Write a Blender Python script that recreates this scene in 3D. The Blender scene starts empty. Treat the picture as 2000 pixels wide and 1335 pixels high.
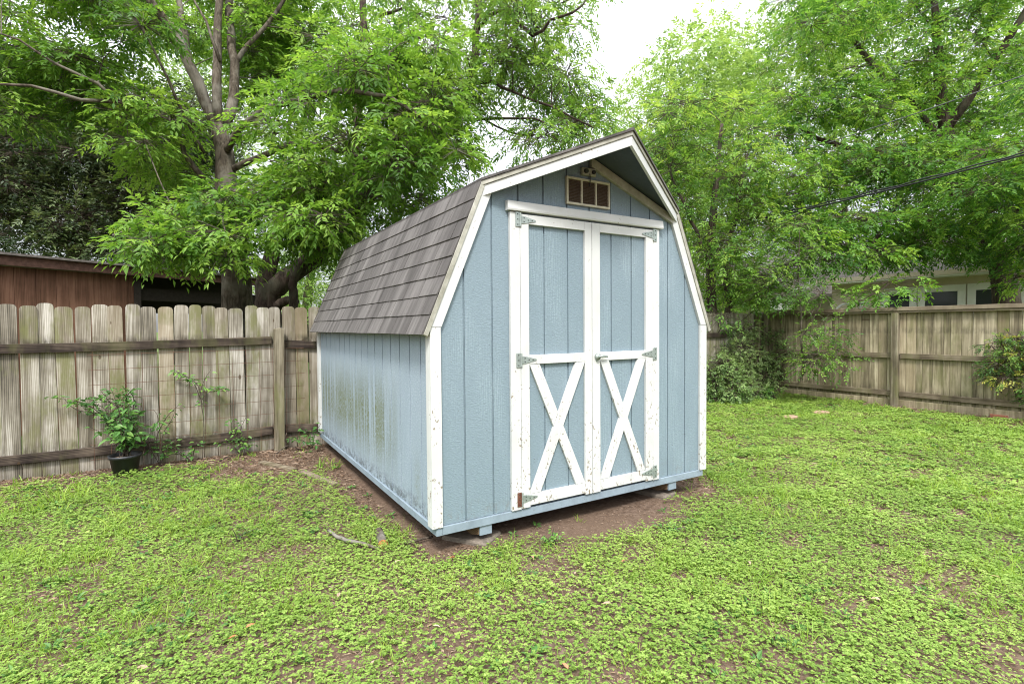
import bpy, math, random
import numpy as np
from mathutils import Vector, Matrix
random.seed(7)
GZ = -0.13
# ------------------------------------------------------------------ camera (solved from the shed's geometry)
CP = np.array([-1.26286755, -2.99632608, 1.29480679])
CF = np.array([0.51752805, 0.85515432, -0.02959394])
CR = np.array([0.85537706, -0.51794274, -0.00808768])
CU = np.array([0.02224418, 0.02112838, 0.99952928])
FP = 1022.2349
def P(u, v, d):                      # point seen at photo pixel u,v at d metres along the view
    return CP + (CF + CR*(u-1000)/FP - CU*(v-667.5)/FP)*d
def G(u, v, z=GZ):                   # point of the ground seen at u,v
    r = CF + CR*(u-1000)/FP - CU*(v-667.5)/FP
    return CP + r*((z-CP[2])/r[2])
def mask_view(X, m=60):
    d = X-CP; z = d@CF
    zz = np.maximum(z, 1e-3)
    u = 1000+FP*(d@CR)/zz; v = 667.5-FP*(d@CU)/zz
    return (z > .5) & (u > -m) & (u < 2000+m) & (v < 1335+m*1.5)

scene = bpy.context.scene
COL = scene.collection
# ------------------------------------------------------------------ helpers
def link(o, parent=None):
    COL.objects.link(o)
    if parent is not None: o.parent = parent
    return o
def tag(o, label=None, cat=None, group=None, kind=None):
    if label: o['label'] = label
    if cat: o['category'] = cat
    if group: o['group'] = group
    if kind: o['kind'] = kind
    return o
def empty(name, loc=(0,0,0), rz=0, label=None, cat=None, group=None):
    o = bpy.data.objects.new(name, None); o.empty_display_size = .2
    o.location = loc; o.rotation_euler = (0,0,rz)
    link(o); return tag(o, label, cat, group)
class MB:
    def __init__(s): s.v=[]; s.f=[]; s.t=[]
    def add(s, vs, fs, tint=0.5):
        b=len(s.v); s.v += [tuple(map(float,q)) for q in vs]
        s.f += [tuple(i+b for i in f) for f in fs]; s.t += [tint]*len(fs)
    def box(s, a, b, tint=.5):
        x0,y0,z0=a; x1,y1,z1=b
        s.add([(x0,y0,z0),(x1,y0,z0),(x1,y1,z0),(x0,y1,z0),(x0,y0,z1),(x1,y0,z1),(x1,y1,z1),(x0,y1,z1)],
              [(0,3,2,1),(4,5,6,7),(0,1,5,4),(1,2,6,5),(2,3,7,6),(3,0,4,7)], tint)
    def prism(s, poly, f, d0, d1, tint=.5):      # polygon in (u,v), mapped by f(u,v,d), from depth d0 to d1
        n=len(poly)
        vs=[f(u,v,d0) for u,v in poly]+[f(u,v,d1) for u,v in poly]
        fs=[tuple(range(n)), tuple(range(2*n-1,n-1,-1))]+[(i,(i+1)%n+0,(i+1)%n+n,i+n)[::-1] for i in range(n)]
        s.add(vs,fs,tint)
    def tube(s, pts, rad, n=8, cap=True, tint=.5):
        pts=[Vector(p) for p in pts]; rings=[]
        t=(pts[1]-pts[0]).normalized(); a=t.orthogonal().normalized()
        vs=[]
        for i,p in enumerate(pts):
            if 0<i<len(pts)-1: t2=(pts[i+1]-pts[i-1]).normalized()
            elif i==0: t2=(pts[1]-pts[0]).normalized()
            else: t2=(pts[-1]-pts[-2]).normalized()
            a=(a-t2*a.dot(t2)); a = a.normalized() if a.length>1e-6 else t2.orthogonal().normalized()
            b=t2.cross(a); r=rad[i] if hasattr(rad,'__len__') else rad
            for k in range(n):
                w=2*math.pi*k/n; vs.append(p+a*(r*math.cos(w))+b*(r*math.sin(w)))
        fs=[]
        for i in range(len(pts)-1):
            for k in range(n):
                k2=(k+1)%n; fs.append((i*n+k,i*n+k2,(i+1)*n+k2,(i+1)*n+k))
        if cap:
            fs.append(tuple(range(n-1,-1,-1))); L=(len(pts)-1)*n; fs.append(tuple(L+k for k in range(n)))
        s.add(vs,fs,tint)
    def lathe(s, prof, n=24, tint=.5, c=(0,0,0)):
        vs=[]; fs=[]
        for r,z in prof:
            for k in range(n):
                w=2*math.pi*k/n; vs.append((c[0]+r*math.cos(w),c[1]+r*math.sin(w),c[2]+z))
        for i in range(len(prof)-1):
            for k in range(n):
                k2=(k+1)%n; fs.append((i*n+k,i*n+k2,(i+1)*n+k2,(i+1)*n+k))
        fs.append(tuple(range(n-1,-1,-1)))
        s.add(vs,fs,tint)
    def mesh(s, name, mat):
        m=bpy.data.meshes.new(name); m.from_pydata(s.v,[],s.f); m.materials.append(mat)
        a=m.attributes.new('tint','FLOAT','FACE'); a.data.foreach_set('value',s.t)
        m.update(); return m
    def build(s, name, mat, parent=None, bevel=0, smooth=False, loc=None, clean=True):
        m=s.mesh(name,mat)
        if smooth: m.polygons.foreach_set('use_smooth',[True]*len(m.polygons))
        o=bpy.data.objects.new(name,m); link(o,parent)
        if clean:
            import bmesh
            bm=bmesh.new(); bm.from_mesh(m); bmesh.ops.recalc_face_normals(bm,faces=bm.faces); bm.to_mesh(m); bm.free()
        if loc is not None: o.location=loc
        if bevel:
            b=o.modifiers.new('b','BEVEL'); b.width=bevel; b.segments=1; b.limit_method='ANGLE'
        return o
def np_mesh(name, V, faces, k, tint, mat, parent=None, smooth=False):
    """V (n,3), faces (m,k) all k-gons"""
    m=bpy.data.meshes.new(name); nf=len(faces)
    m.vertices.add(len(V)); m.vertices.foreach_set('co',np.ascontiguousarray(V,dtype=np.float32).ravel())
    m.loops.add(nf*k); m.loops.foreach_set('vertex_index',np.ascontiguousarray(faces,dtype=np.int32).ravel())
    m.polygons.add(nf); m.polygons.foreach_set('loop_start',np.arange(0,nf*k,k,dtype=np.int32))
    m.polygons.foreach_set('use_smooth',np.full(nf,smooth))
    m.update(calc_edges=True)
    a=m.attributes.new('tint','FLOAT','FACE'); a.data.foreach_set('value',np.ascontiguousarray(tint,dtype=np.float32))
    m.materials.append(mat)
    o=bpy.data.objects.new(name,m); return link(o,parent)
def unit(a): return a/np.maximum(np.linalg.norm(a,axis=-1,keepdims=True),1e-9)
UPV=np.array([0,0,1.])
class Leaves:
    def __init__(s): s.V=[]; s.F=[]; s.T=[]; s.n=0
    def add(s, B, D, N, L, W, T, fold=.18, full=False):
        """leaf blades: base B, direction D, normal N, length L, width W, tint T"""
        D=unit(D); S=unit(np.cross(D,N)); N=np.cross(S,D); L=L[:,None]; W=W[:,None]; m=len(B)
        if m==0: return
        if not full:
            V=np.stack([B, B+D*L*.42+S*W*.5+N*W*fold, B+D*L-N*L*.08, B+D*L*.42-S*W*.5+N*W*fold],1)
            i=np.arange(m)[:,None]*4+s.n
            F=np.concatenate([i+np.array([[0,1,2]]),i+np.array([[0,2,3]])],0); k=4
            s.T.append(np.concatenate([T,T]))
        else:
            M=B+D*L*.5
            V=np.stack([B, B+D*L*.25+S*W*.45+N*W*fold, B+D*L*.62+S*W*.36+N*W*fold*.6, B+D*L-N*L*.14,
                        B+D*L*.62-S*W*.36+N*W*fold*.6, B+D*L*.25-S*W*.45+N*W*fold],1)
            i=np.arange(m)[:,None]*6+s.n
            F=np.concatenate([i+np.array([[0,1,2]]),i+np.array([[0,2,3]]),i+np.array([[0,3,4]]),i+np.array([[0,4,5]])],0); k=6
            s.T.append(np.concatenate([T]*4))
        s.V.append(V.reshape(-1,3)); s.F.append(F); s.n+=m*k
    def build(s,name,mat,parent=None):
        return np_mesh(name,np.concatenate(s.V),np.concatenate(s.F),3,np.concatenate(s.T),mat,parent)
def seg_tubes(A,B,ra,rb,n=3):
    D=unit(B-A); ref=np.where(np.abs(D[:,2:3])>.9,np.array([[1.,0,0]]),np.array([[0,0,1.]]))
    X=unit(np.cross(D,ref)); Y=np.cross(D,X); m=len(A); V=[]
    for k in range(n):
        w=2*math.pi*k/n; o=X*math.cos(w)+Y*math.sin(w)
        V.append(A+o*ra[:,None]); V.append(B+o*rb[:,None])
    V=np.stack(V,1).reshape(-1,3); i=np.arange(m)[:,None]*2*n; F=[]
    for k in range(n):
        k2=(k+1)%n; F.append(i+np.array([[2*k,2*k2,2*k2+1,2*k+1]]))
    return V,np.concatenate(F,0)
# value noise (numpy)
def vnoise(x,y,seed=0):
    xi=np.floor(x).astype(np.int64); yi=np.floor(y).astype(np.int64); fx=x-xi; fy=y-yi
    fx=fx*fx*(3-2*fx); fy=fy*fy*(3-2*fy)
    def h(a,b):
        n=(a*374761393+b*668265263+seed*2147483647)&0xffffffff
        n=((n^(n>>13))*1274126177)&0xffffffff
        return ((n^(n>>16))&0xffff)/65535.
    return (h(xi,yi)*(1-fx)+h(xi+1,yi)*fx)*(1-fy)+(h(xi,yi+1)*(1-fx)+h(xi+1,yi+1)*fx)*fy
def fbm(x,y,seed=0,o=3):
    s=0;a=.5;t=0
    for i in range(o): s=s+a*vnoise(x*2**i,y*2**i,seed+i*17); t+=a; a*=.5
    return s/t
def gh(x,y):
    x=np.asarray(x,float); y=np.asarray(y,float)
    f=np.clip(1-(np.hypot(x-2,y)-14)/6,0,1)
    return GZ+f*(.03*(fbm(x*1.3+9,y*1.3,3)-.5)+.012*(fbm(x*6,y*6,5)-.5))
# ------------------------------------------------------------------ materials
class NT:
    def __init__(s,name):
        s.m=bpy.data.materials.new(name); s.m.use_nodes=True; s.t=s.m.node_tree; s.t.nodes.clear()
        s.out=s.n('ShaderNodeOutputMaterial')
    def n(s,typ,**kw):
        nd=s.t.nodes.new(typ)
        for k,v in kw.items():
            if k.startswith('i_'):
                key=k[2:]; key=int(key) if key.isdigit() else key.replace('_',' ')
                s.set(nd.inputs[key],v)
            else: setattr(nd,k,v)
        return nd
    def set(s,inp,v):
        if isinstance(v,bpy.types.NodeSocket): s.t.links.new(v,inp)
        elif isinstance(v,tuple) and len(v)==3 and inp.type=='RGBA': inp.default_value=(*v,1)
        else: inp.default_value=v
    def coord(s,kind='Object',scale=(1,1,1),rand=0):
        tc=s.n('ShaderNodeTexCoord'); v=tc.outputs[kind]
        if rand:
            oi=s.n('ShaderNodeObjectInfo'); mu=s.math('MULTIPLY',oi.outputs['Random'],rand)
            cb=s.n('ShaderNodeCombineXYZ',i_0=mu,i_1=mu,i_2=mu)
            ad=s.n('ShaderNodeVectorMath',operation='ADD'); s.set(ad.inputs[0],v); s.set(ad.inputs[1],cb.outputs[0]); v=ad.outputs[0]
        mp=s.n('ShaderNodeMapping'); s.set(mp.inputs['Vector'],v); mp.inputs['Scale'].default_value=scale
        return mp.outputs[0]
    def noise(s,vec,scale=5,detail=4,rough=.6,dist=0):
        return s.n('ShaderNodeTexNoise',i_Vector=vec,i_Scale=scale,i_Detail=detail,i_Roughness=rough,i_Distortion=dist).outputs['Fac']
    def math(s,op,a,b=0.,c=None,clamp=False):
        nd=s.n('ShaderNodeMath',operation=op,use_clamp=clamp); s.set(nd.inputs[0],a); s.set(nd.inputs[1],b)
        if c is not None: s.set(nd.inputs[2],c)
        return nd.outputs[0]
    def map(s,v,a,b,c=0.,d=1.):
        return s.n('ShaderNodeMapRange',i_0=v,i_1=a,i_2=b,i_3=c,i_4=d).outputs[0]
    def ramp(s,v,stops):
        r=s.n('ShaderNodeValToRGB'); s.set(r.inputs[0],v); e=r.color_ramp.elements
        while len(e)<len(stops): e.new(.5)
        for q,(p,c) in zip(e,stops): q.position=p; q.color=(*c,1)
        return r.outputs[0]
    def mix(s,f,a,b,blend='MIX'):
        nd=s.n('ShaderNodeMix',data_type='RGBA',blend_type=blend); s.set(nd.inputs[0],f); s.set(nd.inputs[6],a); s.set(nd.inputs[7],b); return nd.outputs[2]
    def bump(s,h,strength=.5,dist=.01):
        return s.n('ShaderNodeBump',i_Strength=strength,i_Distance=dist,i_Height=h).outputs[0]
    def bsdf(s,col,rough=.7,normal=None,spec=.3,metal=0):
        b=s.n('ShaderNodeBsdfPrincipled'); s.set(b.inputs['Base Color'],col); s.set(b.inputs['Roughness'],rough)
        b.inputs['Specular IOR Level'].default_value=spec; s.set(b.inputs['Metallic'],metal)
        if normal is not None: s.set(b.inputs['Normal'],normal)
        s.t.links.new(b.outputs[0],s.out.inputs[0]); return b
    def tint(s): return s.n('ShaderNodeAttribute',attribute_name='tint').outputs['Fac']
    def sep(s,v):
        q=s.n('ShaderNodeSeparateXYZ',i_0=v); return q.outputs

def mat_siding(side=False):
    t=NT('blue siding side' if side else 'blue siding front')
    o=t.coord('Object'); x,y,z=t.sep(o)
    u=y if side else x
    cv=t.n('ShaderNodeCombineXYZ',i_0=u,i_1=z,i_2=0.).outputs[0]
    def sc(a,b):
        m=t.n('ShaderNodeMapping'); t.set(m.inputs[0],cv); m.inputs['Scale'].default_value=(a,b,1); return m.outputs[0]
    fine=t.noise(sc(60,90 if side else 150),1,3,.7)
    cross=t.noise(sc(30,240),1,2,.5)
    grain=t.n('ShaderNodeTexWave',i_Vector=sc(9,.9),i_Scale=2.2,i_Distortion=9.,i_Detail=2.,i_Detail_Scale=1.2,wave_type='BANDS',bands_direction='X').outputs['Fac']
    zone=t.map(t.noise(sc(2.6,.9),1,2),.47,.6)
    h=t.math('ADD',t.math('MULTIPLY',fine,.6),t.math('ADD',t.math('MULTIPLY',cross,.35),t.math('MULTIPLY',t.math('MULTIPLY',grain,zone),.06 if side else .16)))
    big=t.noise(sc(1.2,.8),1,3)
    if side: base=t.ramp(big,[(.3,(.37,.45,.53)),(.7,(.45,.53,.61))])  # same paint as the front; the side's stronger light is put into the colour
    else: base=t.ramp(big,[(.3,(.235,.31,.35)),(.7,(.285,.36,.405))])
    col=t.mix(t.map(h,.70,.48,0,.5),base,(.13,.18,.22))
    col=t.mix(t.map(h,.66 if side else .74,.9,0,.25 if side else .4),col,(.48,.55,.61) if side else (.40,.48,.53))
    # dirt splashed at the foot
    foot=t.math('MULTIPLY',t.map(z,.22,.05),t.map(t.noise(sc(25,14),1,4,.7),.5,.68))
    col=t.mix(t.math('MULTIPLY',foot,.5),col,(.16,.15,.13))
    spk=t.map(t.noise(sc(70,70),1,1,.5),.735,.76); col=t.mix(t.math('MULTIPLY',spk,.6),col,(.09,.09,.09))
    if side:
        st=t.noise(sc(15,.6),1,4,.65)          # algae in upright streaks
        br=t.noise(sc(85,40),1,3,.75)
        lo=t.math('ADD',.12,t.map(u,3.2,.5,.16,.0))
        zt=t.math('MULTIPLY',t.map(z,.10,.42),t.map(z,1.02,.62))
        yz=t.map(u,.6,1.1)
        m=t.math('MULTIPLY',t.math('MULTIPLY',zt,yz),t.map(st,.39,.50))
        m=t.math('MULTIPLY',m,t.map(br,.42,.54,.25,1.))
        col=t.mix(t.math('MULTIPLY',m,.95),col,(.125,.145,.065))
        m2=t.math('MULTIPLY',t.math('MULTIPLY',t.map(z,.05,.2),t.map(z,.5,.25)),t.math('MULTIPLY',t.map(t.math('ABSOLUTE',t.math('SUBTRACT',u,.34)),.08,.02),t.map(br,.45,.6)))
        col=t.mix(t.math('MULTIPLY',m2,.6),col,(.17,.19,.12))
        wet=t.math('MULTIPLY',t.map(z,.17,.06),t.map(t.noise(sc(14,18),1,4,.8),.47,.56))
        col=t.mix(t.math('MULTIPLY',wet,.75),col,(.06,.065,.07))
    t.bsdf(col,.65,t.bump(h,.75 if not side else .45,.006),.25); return t.m
def mat_trim():
    t=NT('white trim paint'); o=t.coord('Object')
    n=t.noise(o,3,3); x,y,z=t.sep(o)
    col=t.ramp(n,[(.3,(.51,.525,.515)),(.7,(.61,.62,.61))])
    gr=t.noise(t.coord('Object',(18,18,3)),1,4,.7)
    col=t.mix(t.map(gr,.55,.75,0,.35),col,(.5,.5,.44))
    chip=t.noise(t.coord('Object',(55,55,38)),1,3,.6)
    area=t.noise(t.coord('Object',(5,5,3)),1,3,.6)
    low=t.map(z,1.15,.1,-.035,.05)
    cm=t.math('MULTIPLY',t.map(t.math('ADD',chip,low),.635,.665),t.map(t.math('ADD',area,low),.475,.53))
    col=t.mix(cm,col,t.mix(gr,(.16,.12,.08),(.33,.29,.23)))
    t.bsdf(col,.55,t.bump(t.math('SUBTRACT',gr,cm),.3,.003),.35); return t.m
def mat_grimy():
    t=NT('grimy cream trim'); o=t.coord('Object'); n=t.noise(o,9,5,.7)
    col=t.ramp(n,[(.35,(.25,.245,.20)),(.6,(.39,.385,.33)),(.75,(.50,.49,.44))])
    t.bsdf(col,.7,t.bump(n,.2,.004),.2); return t.m
def mat_blue(name,c,bump=.2):
    t=NT(name); o=t.coord('Object'); n=t.noise(o,7,5,.7)
    col=t.mix(t.map(n,.35,.7),c,tuple(q*.72 for q in c))
    s=t.map(t.noise(t.coord('Object',(60,60,60)),1,2),.66,.7); col=t.mix(t.math('MULTIPLY',s,.6),col,(.12,.12,.11))
    t.bsdf(col,.65,t.bump(t.noise(o,120,3,.7),bump,.003),.25); return t.m
def mat_shingle():
    t=NT('weathered asphalt shingle'); tint=t.tint()
    n=t.noise(t.coord('Object',(1,9,.8)),1,4,.65); g=t.noise(t.coord('Object'),260,2,.6); b=t.noise(t.coord('Object'),2.2,3)
    v=t.math('ADD',t.math('MULTIPLY',tint,.13),t.math('ADD',t.math('MULTIPLY',n,.95),t.math('MULTIPLY',b,.25)))
    col=t.ramp(v,[(.42,(.070,.066,.063)),(.63,(.122,.114,.110)),(.88,(.21,.198,.19))])
    col=t.mix(t.map(g,.3,.7,0,.5),col,t.mix(.5,col,(.04,.035,.035),'MULTIPLY'))
    t.bsdf(col,.95,t.bump(g,.6,.003),.1); return t.m
def mat_wood(name,a,b,moss=.5,dark=.4,rail=False,axis='z',tone=1.):
    t=NT(name)
    s={'z':(19,19,.8),'x':(.8,26,26),'y':(26,.8,26)}[axis]
    o=t.coord('Object',s,rand=37.)
    w=t.noise(o,1,6,.6,.5); x,y,z=t.sep(t.coord('Object'))
    s2={'z':(9,9,.5),'x':(.5,9,9),'y':(9,.5,9)}[axis]
    o2=t.coord('Object',s2,rand=53.)
    ring=t.n('ShaderNodeTexWave',i_Vector=o2,i_Scale=2.6,i_Distortion=6.,i_Detail=2.,i_Detail_Scale=1.,wave_type='BANDS',bands_direction={'z':'X','x':'Z','y':'Z'}[axis]).outputs['Fac']
    big=t.noise(t.coord('Object',(3,3,1.4),rand=11.),1,4,.6)
    rnd=t.n('ShaderNodeObjectInfo').outputs['Random']
    v=t.math('ADD',t.math('MULTIPLY',w,.46),t.math('ADD',t.math('MULTIPLY',ring,.10),t.math('MULTIPLY',big,.52)))
    col=t.ramp(v,[(.38,tuple(q*.35 for q in a)),(.52,a),(.68,b)])
    col=t.mix(t.math('MULTIPLY',t.math('POWER',rnd,3.),.6),col,(.33,.26,.165),'MIX') if not rail else col
    col=t.mix(.55,col,t.mix(t.math('FRACT',t.math('MULTIPLY',rnd,7.3)),(.56,.55,.53),(1.,1.,1.)),'MULTIPLY')
    mo=t.noise(t.coord('Object',(5,5,1.8),rand=71.),1,4,.65)
    mm=t.math('ADD',mo,t.math('MULTIPLY',t.math('SUBTRACT',t.math('FRACT',t.math('MULTIPLY',rnd,13.7)),.5),.14))
    if moss: col=t.mix(t.math('MULTIPLY',t.map(mm,.5,.66),moss),col,(.15,.155,.06))
    if not rail and dark:
        # damp stains where the boards meet the rails and the soil
        d1=t.math('MULTIPLY',t.map(z,1.50,1.32),t.map(z,1.22,1.33)); d1=t.map(z,1.36,1.3); d1=t.math('MULTIPLY',d1,t.map(z,1.22,1.25))
        d2=t.math('MULTIPLY',t.map(z,.36,.24),t.map(z,.12,.16))
        d3=t.map(z,.12,-.0)
        dd=t.math('MAXIMUM',d1,t.math('MAXIMUM',d2,t.math('MULTIPLY',d3,.6)))
        dd=t.math('MULTIPLY',dd,t.map(t.noise(t.coord('Object',(16,16,5),rand=5.),1,4,.7),.38,.62))
        col=t.mix(t.math('MULTIPLY',dd,dark),col,(.06,.05,.035))
    vo=t.n('ShaderNodeTexVoronoi',i_Vector=t.coord('Object',(5.5,.01,2.4),rand=19.),i_Scale=1.)
    kn=t.map(vo.outputs['Distance'],.075,.055); col=t.mix(t.math('MULTIPLY',kn,.75),col,(.07,.045,.025))
    h=t.math('SUBTRACT',v,t.math('MULTIPLY',kn,.3))
    t.bsdf(col,.85,t.bump(h,.4,.003),.15); return t.m
def mat_leaf(name,dk,md,lt,trans=.35,rough=.45,spec=.35):
    t=NT(name); tn=t.tint()
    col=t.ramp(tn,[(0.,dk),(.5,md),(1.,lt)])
    b=t.bsdf(col,rough,None,spec)
    tr=t.n('ShaderNodeBsdfTranslucent'); t.set(tr.inputs[0],t.mix(.5,col,t.mix(1.,col,(1.5,1.35,.5),'MULTIPLY')))
    mx=t.n('ShaderNodeMixShader'); mx.inputs[0].default_value=trans
    t.t.links.new(b.outputs[0],mx.inputs[1]); t.t.links.new(tr.outputs[0],mx.inputs[2]); t.t.links.new(mx.outputs[0],t.out.inputs[0]); return t.m
def mat_bark(name,a,b,c):
    t=NT(name); n=t.noise(t.coord('Object',(16,16,4)),1,5,.7,.6); m=t.noise(t.coord('Object'),2.2,4,.6)
    col=t.ramp(n,[(.35,tuple(q*.4 for q in a)),(.5,a),(.68,b)])
    col=t.mix(t.map(m,.5,.62,0,.65),col,c)
    t.bsdf(col,.9,t.bump(n,.9,.02),.15); return t.m
def mat_flat(name,c,rough=.6,metal=0,var=.25,scale=20,spec=.3,bump=.15):
    t=NT(name); n=t.noise(t.coord('Object'),scale,4,.65)
    col=t.mix(t.map(n,.3,.7),tuple(q*(1-var) for q in c),tuple(min(1,q*(1+var)) for q in c))
    t.bsdf(col,rough,t.bump(n,bump,.003),spec,metal); return t.m
def mat_tint(name,stops,rough=.8,spec=.2):
    t=NT(name); t.bsdf(t.ramp(t.tint(),stops),rough,None,spec); return t.m
def mat_ground():
    t=NT('soil and lawn floor'); o=t.coord('Object'); x,y,z=t.sep(o)
    n1=t.noise(o,1.3,5,.65); n2=t.noise(o,28,5,.75); n3=t.noise(o,140,3,.7); vo=t.n('ShaderNodeTexVoronoi',i_Vector=o,i_Scale=85.,i_Randomness=1.)
    soil=t.ramp(n2,[(.3,(.06,.04,.028)),(.5,(.135,.093,.068)),(.7,(.24,.18,.14))])
    red=t.mix(t.map(n1,.4,.6),soil,t.mix(n2,(.075,.05,.036),(.20,.14,.10)))
    ch=t.map(vo.outputs['Distance'],.25,.12)
    red=t.mix(t.math('MULTIPLY',ch,t.map(n1,.35,.6,.25,.75)),red,t.mix(vo.outputs['Color'],(.30,.22,.16),(.10,.065,.045)))
    # beyond the yard the ground is plain grass
    far=t.math('MAXIMUM',t.map(y,4.2,5.5),t.map(x,9.6,10.6))
    col=t.mix(far,red,t.mix(n2,(.05,.085,.025),(.12,.16,.05)))
    t.bsdf(col,.95,t.bump(t.math('ADD',t.math('MULTIPLY',n2,.8),t.math('ADD',t.math('MULTIPLY',n3,.5),t.math('MULTIPLY',ch,.4))),.9,.012),.1); return t.m

M={}
M['front']=mat_siding(False); M['side']=mat_siding(True); M['trim']=mat_trim(); M['grimy']=mat_grimy()
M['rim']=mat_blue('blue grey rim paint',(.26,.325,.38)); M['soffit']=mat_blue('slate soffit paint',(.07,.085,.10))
M['gableshade']=M['front']
M['shingle']=mat_shingle()
M['picket']=mat_wood('weathered picket',(.25,.225,.18),(.62,.59,.53),.75,.95)
M['rail']=mat_wood('dark rotten rail',(.05,.038,.032),(.165,.13,.10),.25,0,True,'x')
M['post']=mat_wood('grey fence post',(.17,.145,.10),(.40,.36,.27),.6,0,True)
M['rboard']=mat_wood('brown fence board',(.27,.23,.155),(.56,.49,.355),.5,.5)
M['rrail']=mat_wood('brown fence rail',(.17,.135,.095),(.33,.28,.205),.4,0,True,'y')
M['rawwood']=mat_wood('skid timber',(.22,.15,.09),(.40,.29,.19),0,0,True,'y')
M['redwood']=mat_wood('red brown shed boards',(.16,.075,.05),(.30,.155,.105),0,.2)
M['darkwood']=mat_flat('old dark timber',(.035,.028,.024),.9)
M['fascia']=mat_flat('faded red fascia',(.13,.07,.055),.85,var=.4)
M['concrete']=mat_flat('concrete pad',(.16,.135,.11),.95,var=.35,scale=30,bump=.5)
M['galv']=mat_flat('galvanised steel',(.33,.38,.36),.5,.55,.2,40)
M['rust']=mat_flat('rust',(.13,.055,.035),.85,.1,.4,60)
M['screw']=mat_flat('screw hole',(.03,.03,.03),.6)
M['cream']=mat_flat('aged cream plastic',(.52,.49,.38),.55,0,.2,12)
M['louvre']=mat_flat('dusty brown louvre',(.13,.10,.07),.8,0,.4,90)
M['hole']=mat_flat('unlit interior',(.012,.011,.01),.95)
M['pot']=mat_flat('scuffed black plastic',(.022,.023,.028),.45,0,.6,7,.5)
M['barkA']=mat_bark('grey brown bark',(.085,.07,.052),(.17,.145,.115),(.22,.205,.17))
M['barkB']=mat_bark('dark bark',(.065,.047,.038),(.13,.10,.08),(.10,.10,.07))
M['wire']=mat_flat('rusty wire',(.14,.075,.05),.8,.3,.4,40)
M['cable']=mat_flat('black cable',(.02,.02,.022),.5)
M['cablegrey']=mat_flat('grey cable',(.10,.10,.105),.5)
M['brick']=mat_flat('red brick',(.33,.13,.085),.9,0,.3,25)
M['paver']=mat_flat('pink concrete paver',(.34,.22,.16),.9,0,.3,20)
M['housewall']=mat_flat('tan house siding',(.60,.51,.40),.8,0,.08,3)
M['housewhite']=mat_flat('off white house trim',(.82,.80,.76),.6,0,.05,3)
M['houseroof']=mat_flat('grey brown roof shingle',(.17,.15,.14),.95,0,.35,14)
M['yellow']=mat_flat('yellow painted frame',(.62,.48,.13),.6,0,.15,6)
g=NT('window glass'); g.bsdf((.045,.05,.055),.08,None,.5); M['glass']=g.m
M['whitemetal']=mat_flat('white tube',(.7,.7,.7),.4,.0,.1,5)
M['cut']=mat_flat('sawn orange wood',(.50,.23,.09),.8,0,.35,40)
M['stick']=mat_bark('grey stick bark',(.09,.07,.055),(.2,.175,.145),(.25,.24,.21))
M['leafA']=mat_leaf('ash leaf',(0.072, 0.174, 0.029),(0.156, 0.312, 0.042),(0.302, 0.475, 0.086),0.5)
M['leafB']=mat_leaf('pecan leaf',(0.072, 0.174, 0.032),(0.162, 0.312, 0.048),(0.302, 0.464, 0.097),0.5)
M['leafC']=mat_leaf('oak leaf',(0.026, 0.048, 0.017),(0.069, 0.106, 0.037),(0.187, 0.242, 0.099),0.3)
M['leafF']=mat_leaf('hackberry leaf',(0.08, 0.189, 0.036),(0.198, 0.372, 0.06),(0.389, 0.54, 0.108),0.5)
M['leafG']=mat_leaf('far leaf',(0.117, 0.221, 0.058),(0.242, 0.385, 0.099),(0.38, 0.52, 0.17),0.5)
M['leafH']=mat_leaf('elm leaf',(0.058, 0.16, 0.029),(0.156, 0.33, 0.048),(0.313, 0.486, 0.076),0.5)
M['shrub']=mat_leaf('shrub leaf',(.08,.15,.055),(.21,.33,.12),(.38,.52,.2),.42)
M['vine']=mat_leaf('vine leaf',(.05,.13,.035),(.11,.25,.06),(.26,.43,.09),.35)
M['nandina']=mat_leaf('nandina leaf',(.05,.13,.03),(.16,.31,.06),(.40,.38,.08),.35)
M['clover']=mat_leaf('clover leaf',(.095,.17,.035),(.222,.352,.062),(.39,.515,.13),.35,.5,.3)
M['blade']=mat_leaf('grass blade',(.12,.23,.03),(.22,.37,.05),(.38,.50,.09),.4)
M['litter']=mat_tint('dead leaf',[(0,(.06,.035,.022)),(.4,(.17,.105,.065)),(.7,(.30,.21,.145)),(.92,(.42,.33,.25)),(1,(.42,.17,.07))])
M['ground']=mat_ground()

# ================================================================== GROUND
def make_ground():
    def axis(lo,hi,c0,c1,st):
        a=list(np.arange(c0,c1+1e-6,st)); x=c1; s=st
        while x<hi: s*=1.35; x+=s; a.append(min(x,hi))
        x=c0; s=st
        while x>lo: s*=1.35; x-=s; a.insert(0,max(x,lo))
        return np.array(a)
    X=axis(-180,180,-4.5,10.5,.07); Y=axis(-60,300,-3,4.5,.07)
    xx,yy=np.meshgrid(X,Y); z=gh(xx,yy)
    V=np.stack([xx,yy,z],-1).reshape(-1,3); nx=len(X); ny=len(Y)
    i=(np.arange(ny-1)[:,None]*nx+np.arange(nx-1)[None]).ravel()
    F=np.stack([i,i+1,i+1+nx,i+nx],1)
    o=np_mesh('ground',V,F,4,np.full(len(F),.5),M['ground'],None,True); tag(o,kind='structure')
make_ground()

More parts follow.
